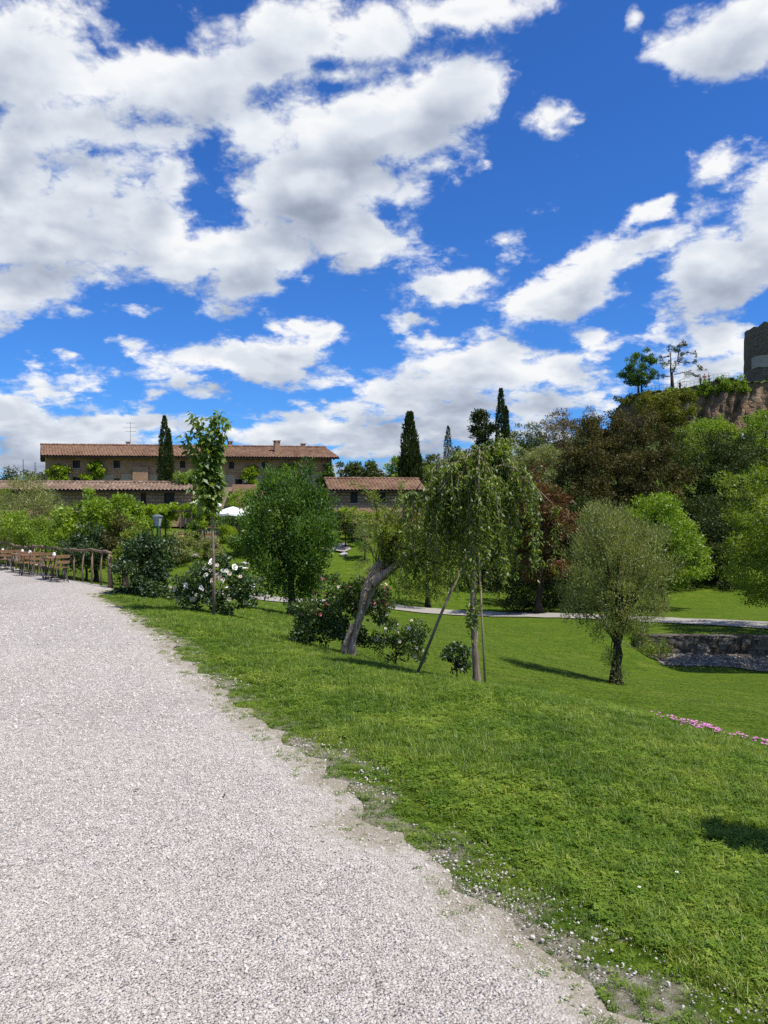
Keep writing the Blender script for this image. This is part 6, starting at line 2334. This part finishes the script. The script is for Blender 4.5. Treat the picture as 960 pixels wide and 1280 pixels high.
# tower: faceted, with a battered foot and a plastered band
tw = Vector((0, 0, 0))
tR = 7.6
tx, ty = (946 - 480) / FPX * 121 + tR * .985, 124.0
tzb = EYE + (640 - 500) / FPX * 118
tzt = EYE + (640 - 399) / FPX * 119
t = thing('stone_tower', 'ruined dark stone tower with a pale plastered band on the cliff', 'tower', (tx, ty, tzb))
th = tzt - tzb
z1, z2 = EYE + (640 - 455) / FPX * 118 - tzb, EYE + (640 - 442) / FPX * 118 - tzb
rt_ = random.Random(5)


def ring_wall(z0, z1_, r0, r1, jag=0.0, seg=40, lev=8, rough=.06):
    mb = MB()
    vs, fs = [], []
    tj_ = [rt_.uniform(-1, .25) * jag for _ in range(seg)]
    for l_ in range(lev + 1):
        f = l_ / lev
        for s_ in range(seg):
            a = 2 * math.pi * s_ / seg
            # flats: the plan is a ten-sided tower
            fl = math.cos(math.pi / 10) / math.cos((a + .25) % (2 * math.pi / 10) - math.pi / 10)
            rr_ = (r0 + (r1 - r0) * f) * fl + rt_.uniform(-rough, rough)
            vs.append((rr_ * math.cos(a), rr_ * math.sin(a), z0 + (z1_ - z0) * f + (tj_[s_] if l_ == lev else 0)))
    for l_ in range(lev):
        for s_ in range(seg):
            s2 = (s_ + 1) % seg
            fs.append((l_ * seg + s_, l_ * seg + s2, (l_ + 1) * seg + s2, (l_ + 1) * seg + s_))
    # rim: a thick broken wall head
    o = len(vs)
    for s_ in range(seg):
        x, y, z = vs[lev * seg + s_]
        vs.append((x * .82, y * .82, z - rt_.uniform(0, .2)))
    for s_ in range(seg):
        s2 = (s_ + 1) % seg
        fs.append((lev * seg + s_, lev * seg + s2, o + s2, o + s_))
    fs.append(tuple(o + s_ for s_ in range(seg)))
    return mb.add(vs, fs)


def tower_part(name, mb, mat):
    o = mb.build(name, mat, t)
    a = o.data.attributes.new('wallpos', 'FLOAT_VECTOR', 'POINT')
    for i, v in enumerate(o.data.vertices):
        a.data[i].vector = (math.atan2(v.co.y, -v.co.x) * tR, v.co.z, 0)
    return o


tower_part('foot', ring_wall(-4.0, z1, tR * 1.14, tR * 1.005, 0, rough=.22), M['tower_wall'])
tower_part('wall', ring_wall(z1 + .003, th, tR, tR * .985, .55, rough=.07), M['tower_wall'])
mb = MB()
vs, fs = [], []
a0, a1 = math.pi * 1.04, math.pi * 1.75
for i in range(25):
    a = a0 + (a1 - a0) * i / 24
    fl = math.cos(math.pi / 10) / math.cos((a + .25) % (2 * math.pi / 10) - math.pi / 10)
    rr_ = tR * fl + .14
    jt = math.sin(i * .9) * .12
    vs += [(rr_ * math.cos(a), rr_ * math.sin(a), z1 + .05 + jt), (rr_ * math.cos(a), rr_ * math.sin(a), z2 + .3 + jt * .6)]
    if i:
        o = len(vs) - 4
        fs.append((o, o + 2, o + 3, o + 1))
mb.add(vs, fs)
pb = mb.build('plaster_band', M['plaster'], t)
sd_ = pb.modifiers.new('thick', 'SOLIDIFY')
sd_.thickness = .1
sd_.offset = -1
for i in range(16):      # putlog holes and odd stones on the face
    a = math.pi * rt_.uniform(1.05, 1.6)
    z = rt_.uniform(z2 + .8, th - 1.0)
    fl = math.cos(math.pi / 10) / math.cos((a + .25) % (2 * math.pi / 10) - math.pi / 10)
    o = MB().box((0, 0, 0), (.16, .34, .26)).build('stone', M['tower_stone'], t)
    o.location = ((tR * fl + .02) * math.cos(a), (tR * fl + .02) * math.sin(a), z)
    o.rotation_euler = (0, 0, a)
    o.scale = (1, rt_.uniform(.6, 1.3), rt_.uniform(.6, 1.2))

# small white marker among the scrub
p = P(928, 546, 99)
t = thing('white_marker', 'small pointed white marker standing in the scrub below the tower', 'marker', p)
MB().lathe([(.24, -.25), (.22, 0), (.16, .3), (.08, .6), (.02, .8)], 8).build('body', M['white'], t)


# ------------------------------------------------------------------ people
def person(label, loc, rz, shirt, trousers='trousers', pose=0):
    t = thing('person', label, 'person', loc, rz)

    def skin(name, verts, edges, rad, mat):
        me = bpy.data.meshes.new(name)
        me.from_pydata(verts, edges, [])
        me.materials.append(M[mat])
        o = link(name, me, t)
        md = o.modifiers.new('skin', 'SKIN')
        for i, rr_ in enumerate(rad):
            me.skin_vertices[0].data[i].radius = (rr_, rr_ * .85)
        me.skin_vertices[0].data[0].use_root = True
        s_ = o.modifiers.new('sub', 'SUBSURF')
        s_.levels = s_.render_levels = 1
        return o
    ax = .30 if pose == 0 else .38
    body = [(0, 0, .92), (0, 0, 1.15), (0, .01, 1.38), (0, .01, 1.50), (0, -.01, 1.62), (0, -.01, 1.74),
            (.19, .01, 1.40), (.26, .02, 1.12), (ax, -.10, .88), (ax, -.14, .78), (-.19, .01, 1.40), (-.26, .02, 1.12), (-ax, -.10, .88), (-ax, -.14, .78),
            (.10, 0, .86), (.11, -.01, .48), (.11, .02, .08), (.12, -.12, .03), (-.10, 0, .86), (-.11, -.03, .48), (-.11, .02, .08), (-.12, -.12, .03)]
    ed = [(0, 1), (1, 2), (2, 3), (3, 4), (4, 5), (2, 6), (6, 7), (7, 8), (8, 9), (2, 10), (10, 11), (11, 12), (12, 13), (0, 14), (14, 15), (15, 16), (16, 17), (0, 18), (18, 19), (19, 20), (20, 21)]
    rad = [.14, .125, .14, .055, .088, .085, .055, .045, .034, .036, .055, .045, .034, .036, .085, .06, .045, .04, .085, .06, .045, .04]
    skin('body', body, ed, rad, 'skin')
    sh = [0, 1, 2, 6, 7, 10, 11]
    mp = {v: i for i, v in enumerate(sh)}
    skin('shirt', [body[i] for i in sh], [(mp[a], mp[c]) for a, c in ed if a in mp and c in mp], [rad[i] + .022 for i in sh], shirt)
    tr_ = [0, 14, 15, 16, 18, 19, 20]
    mp = {v: i for i, v in enumerate(tr_)}
    skin('trousers', [body[i] for i in tr_], [(mp[a], mp[c]) for a, c in ed if a in mp and c in mp], [rad[i] + .018 for i in tr_], trousers)
    skin('hair', [(0, .03, 1.66), (0, .02, 1.76)], [(0, 1)], [.092, .095], 'hair')
    return t


um = (door[0] + door[1]) / 2
pp = fb.p(um + .55, -.75, door[2])
person('person in white shirt standing on the farmhouse landing before the doorway', pp, .2, 'shirt_white')
for px, back, sh, lab, rz in ((851, 4.0, 'shirt_dark', 'person in dark clothes at the railing apart from the others', .4), (877, 3.2, 'shirt_dark', 'person in dark clothes beside the one in red by the tower', .5), (882, 2.6, 'shirt_red', 'person in red top on the cliff near the tower', -.3), (888, 3.4, 'shirt_dark', 'person in dark clothes between the one in red and the tower', 1.0)):
    p = rim(px, back)
    person(lab, p, rz, sh, pose=1)

# ------------------------------------------------------------------ retaining wall and pebble bed
wd = (WALL_B - WALL_A)
WL = wd.length
wdn = wd.normalized()
wang = math.atan2(wdn.y, wdn.x)
ztop = EYE + (640 - 797) / FPX * 32.6
zfoot = float(gz(14.0, WALL_A.y - .6))
t = thing('stone_retaining_wall', 'low dark dry-stone retaining wall below the path', 'wall', (WALL_A.x, WALL_A.y, zfoot), wang)
hh = ztop - zfoot
r = random.Random(31)
stm = [make_stone(300 + i, 2, M['wall_stone']).data for i in range(5)]
blocks = []
for i in range(5):
    bm = bmesh.new()
    bmesh.ops.create_cube(bm, size=1)
    bmesh.ops.subdivide_edges(bm, edges=bm.edges[:], cuts=1, use_grid_fill=True)
    for v in bm.verts:
        n_ = v.co.normalized()
        v.co = v.co * .82 + n_ * .10 + Vector((r.uniform(-.05, .05), r.uniform(-.05, .05), r.uniform(-.05, .05)))
    me = bpy.data.meshes.new('stone')
    bm.to_mesh(me)
    bm.free()
    me.materials.append(M['wall_stone'])
    blocks.append(me)
MB().box((WL / 2, .30, hh / 2 - .3), (WL, .35, hh + .4)).build('core', M['wall_stone'], t)
z = -.15
row = 0
while z < hh - .05:
    ch = r.uniform(.17, .26)
    x = 0.0
    while x < min(WL, 13.0):
        lw = r.uniform(.26, .62)
        o = link('stone', blocks[r.randrange(5)], t, (x + lw / 2, .08 + r.uniform(-.05, .04), z + ch / 2))
        o.scale = (lw * 1.02, .34, ch * 1.04)
        o.rotation_euler = (r.uniform(-.05, .05), r.uniform(-.04, .04), r.uniform(-.08, .08))
        x += lw
    z += ch
    row += 1
x = 0.0
while x < min(WL, 14.0):
    lw = r.uniform(.4, .8)
    o = link('coping_stone', blocks[r.randrange(5)], t, (x + lw / 2, .18, hh + .05))
    o.scale = (lw, .55, .13)
    o.rotation_euler = (0, r.uniform(-.03, .03), r.uniform(-.05, .05))
    x += lw

bx0, bx1 = 9.8, 26.0
bxs = np.linspace(bx0, bx1, 60)
rows = []
for f in np.linspace(0, 1, 8):
    wl = WALL_A.y + (bxs - WALL_A.x) * (WALL_B.y - WALL_A.y) / (WALL_B.x - WALL_A.x)
    front = 2.0 + .45 * np.sin(bxs * .9) + .25 * np.sin(bxs * 2.3)
    front = front * np.clip((bxs - bx0) / 2.6, 0.02, 1)
    yv = wl - .02 - front * f
    rows.append(np.column_stack([bxs, yv, gz(bxs, yv) + .03]))
T = np.stack(rows, 1)
jj = np.arange(T.shape[0] * T.shape[1]).reshape(T.shape[:2])
F = np.stack([jj[:-1, :-1], jj[:-1, 1:], jj[1:, 1:], jj[1:, :-1]], -1).reshape(-1, 4)
tag(link('pebble_bed', raw_mesh('pebble_bed', T.reshape(-1, 3), F, [M['bed']], True)), 'stony bed at the foot of the retaining wall', kind='structure')
n_ = 5200
x = rng.uniform(bx0 + 1.2, 19, n_)
wl = WALL_A.y + (x - WALL_A.x) * (WALL_B.y - WALL_A.y) / (WALL_B.x - WALL_A.x)
y = wl - .1 - rng.uniform(0, 1, n_) * 1.9
sz = rng.lognormal(0, .4, n_) * .045
pts = np.column_stack([x, y, gz(x, y) + .035])
instancer('pebbles', pts, rng.uniform(0, 6.28, (n_, 3)) * np.array([.1, .1, 1]), sz, rng.integers(0, 4, n_), [make_stone(500 + i, 1, M['pebble']) for i in range(4)], 'grey pebbles at the foot of the retaining wall', 'pebbles')
px_plant('wall_shrub', 'low leafy plant at the end of the stone retaining wall', 'shrub', 815, 31.6, 798, 50, 'leaf_willow', 3000, .22, .07, seed=110, low=.02)


# ------------------------------------------------------------------ small things on the lawn
def flower_patch(label, pts_px, n, seed):
    r_ = random.Random(seed)
    c0 = G(*pts_px[0])
    t = thing('flower_patch', label, 'flowers', c0, group='pink flower patches on the crest')
    heads, leaf = MB(), MB()
    for i in range(n):
        a = r_.randrange(len(pts_px) - 1)
        f = r_.random()
        g_ = G(pts_px[a][0] * (1 - f) + pts_px[a + 1][0] * f, pts_px[a][1] * (1 - f) + pts_px[a + 1][1] * f) + Vector((r_.gauss(0, .10), r_.gauss(0, .20), 0))
        g_.z = float(gz(g_.x, g_.y))
        q = g_ - c0
        h_ = r_.uniform(.03, .075)
        leaf.tube([q, q + Vector((r_.uniform(-.02, .02), r_.uniform(-.02, .02), h_))], [.003, .002], 3)
        for k_ in range(6):
            a2 = k_ * 1.047 + r_.uniform(-.3, .3)
            d = Vector((math.cos(a2), math.sin(a2), r_.uniform(.1, .6))) * .017
            s_ = Vector((-d.y, d.x, 0)) * .5
            e = q + Vector((0, 0, h_))
            heads.add([e, e + d * .6 + s_, e + d, e + d * .6 - s_], [(0, 1, 2, 3)])
    heads.build('blooms', M['petal_mauve'], t)
    leaf.build('stems', M['leaf_bright'], t)


flower_patch('long drift of pink flowers along the lawn crest', [(845, 7.45), (875, 7.28), (900, 7.12)], 110, 1)
flower_patch('short clump of pink flowers on the lawn crest', [(955, 6.8), (985, 6.6)], 60, 2)


def daisy_mesh():
    mb = MB()
    for k_ in range(10):
        a = k_ * .628
        d = Vector((math.cos(a), math.sin(a), .15)) * .009
        s_ = Vector((-d.y, d.x, 0)) * .3
        mb.add([Vector((0, 0, 0)), d * .6 + s_, d, d * .6 - s_], [(0, 1, 2, 3)])
    return mb


for i, (px, py, lab) in enumerate(((798, 1115, 'tiny white daisy in the grass near the gravel edge'), (845, 1091, 'tiny white daisy in the grass towards the tree shadow'))):
    Yd = EYE / ((py - 640) / FPX - .015)
    p = G(px, Yd)
    t = thing('daisy', lab, 'flower', p, group='daisies in the lawn')
    MB().tube([(0, 0, 0), (.004, 0, .06)], [.0015, .0012], 4).build('stem', M['leaf_bright'], t)
    o = daisy_mesh().build('petals', M['petal_white'], t)
    o.location = (.004, 0, .062)
    MB().lathe([(.004, 0), (.003, .003)], 6, (.004, 0, .063)).build('centre', M['petal_cream'], t)
for i, (px, py, lab, s_) in enumerate(((166, 993, 'curled dark dry leaf lying on the gravel', .045), (280, 1002, 'thin brown twig-like leaf on the gravel', .05), (221, 1187, 'small dark leaf scrap, tiniest of three leaves on the gravel', .03))):
    Yd = EYE / ((py - 640) / FPX - .02)
    p = G(px, Yd)
    mb = MB()
    mb.add([(0, 0, .004), (.4, .22, .12), (1, 0, .05), (.4, -.22, .10), (.5, 0, .02), (.75, .12, .1), (.75, -.12, .1)], [(0, 4, 1), (0, 3, 4), (4, 5, 1), (4, 3, 6), (4, 2, 5), (4, 6, 2)])
    o = mb.build('dry_leaf', M['dry_leaf'], None)
    o.location = p + Vector((0, 0, .024))
    o.scale = (s_, s_ * (.5 if i == 1 else 1), s_)
    o.rotation_euler = (0, 0, .4 + i * 1.3)
    tag(o, lab, 'leaf', 'dry leaves on the gravel')
# far street lamp beyond the fence
p = G(29, 140)
t = thing('far_lamp', 'thin distant street lamp beside the farmhouse gable', 'lamp post', p)
zt_ = EYE + (640 - 574) / FPX * 140 - p.z
MB().tube([(0, 0, -.2), (0, 0, zt_)], [.09, .06], 6).build('pole', M['rail_grey'], t)
MB().box((.5, 0, zt_), (1.0, .12, .1)).build('lamp_head', M['tube_white'], t)
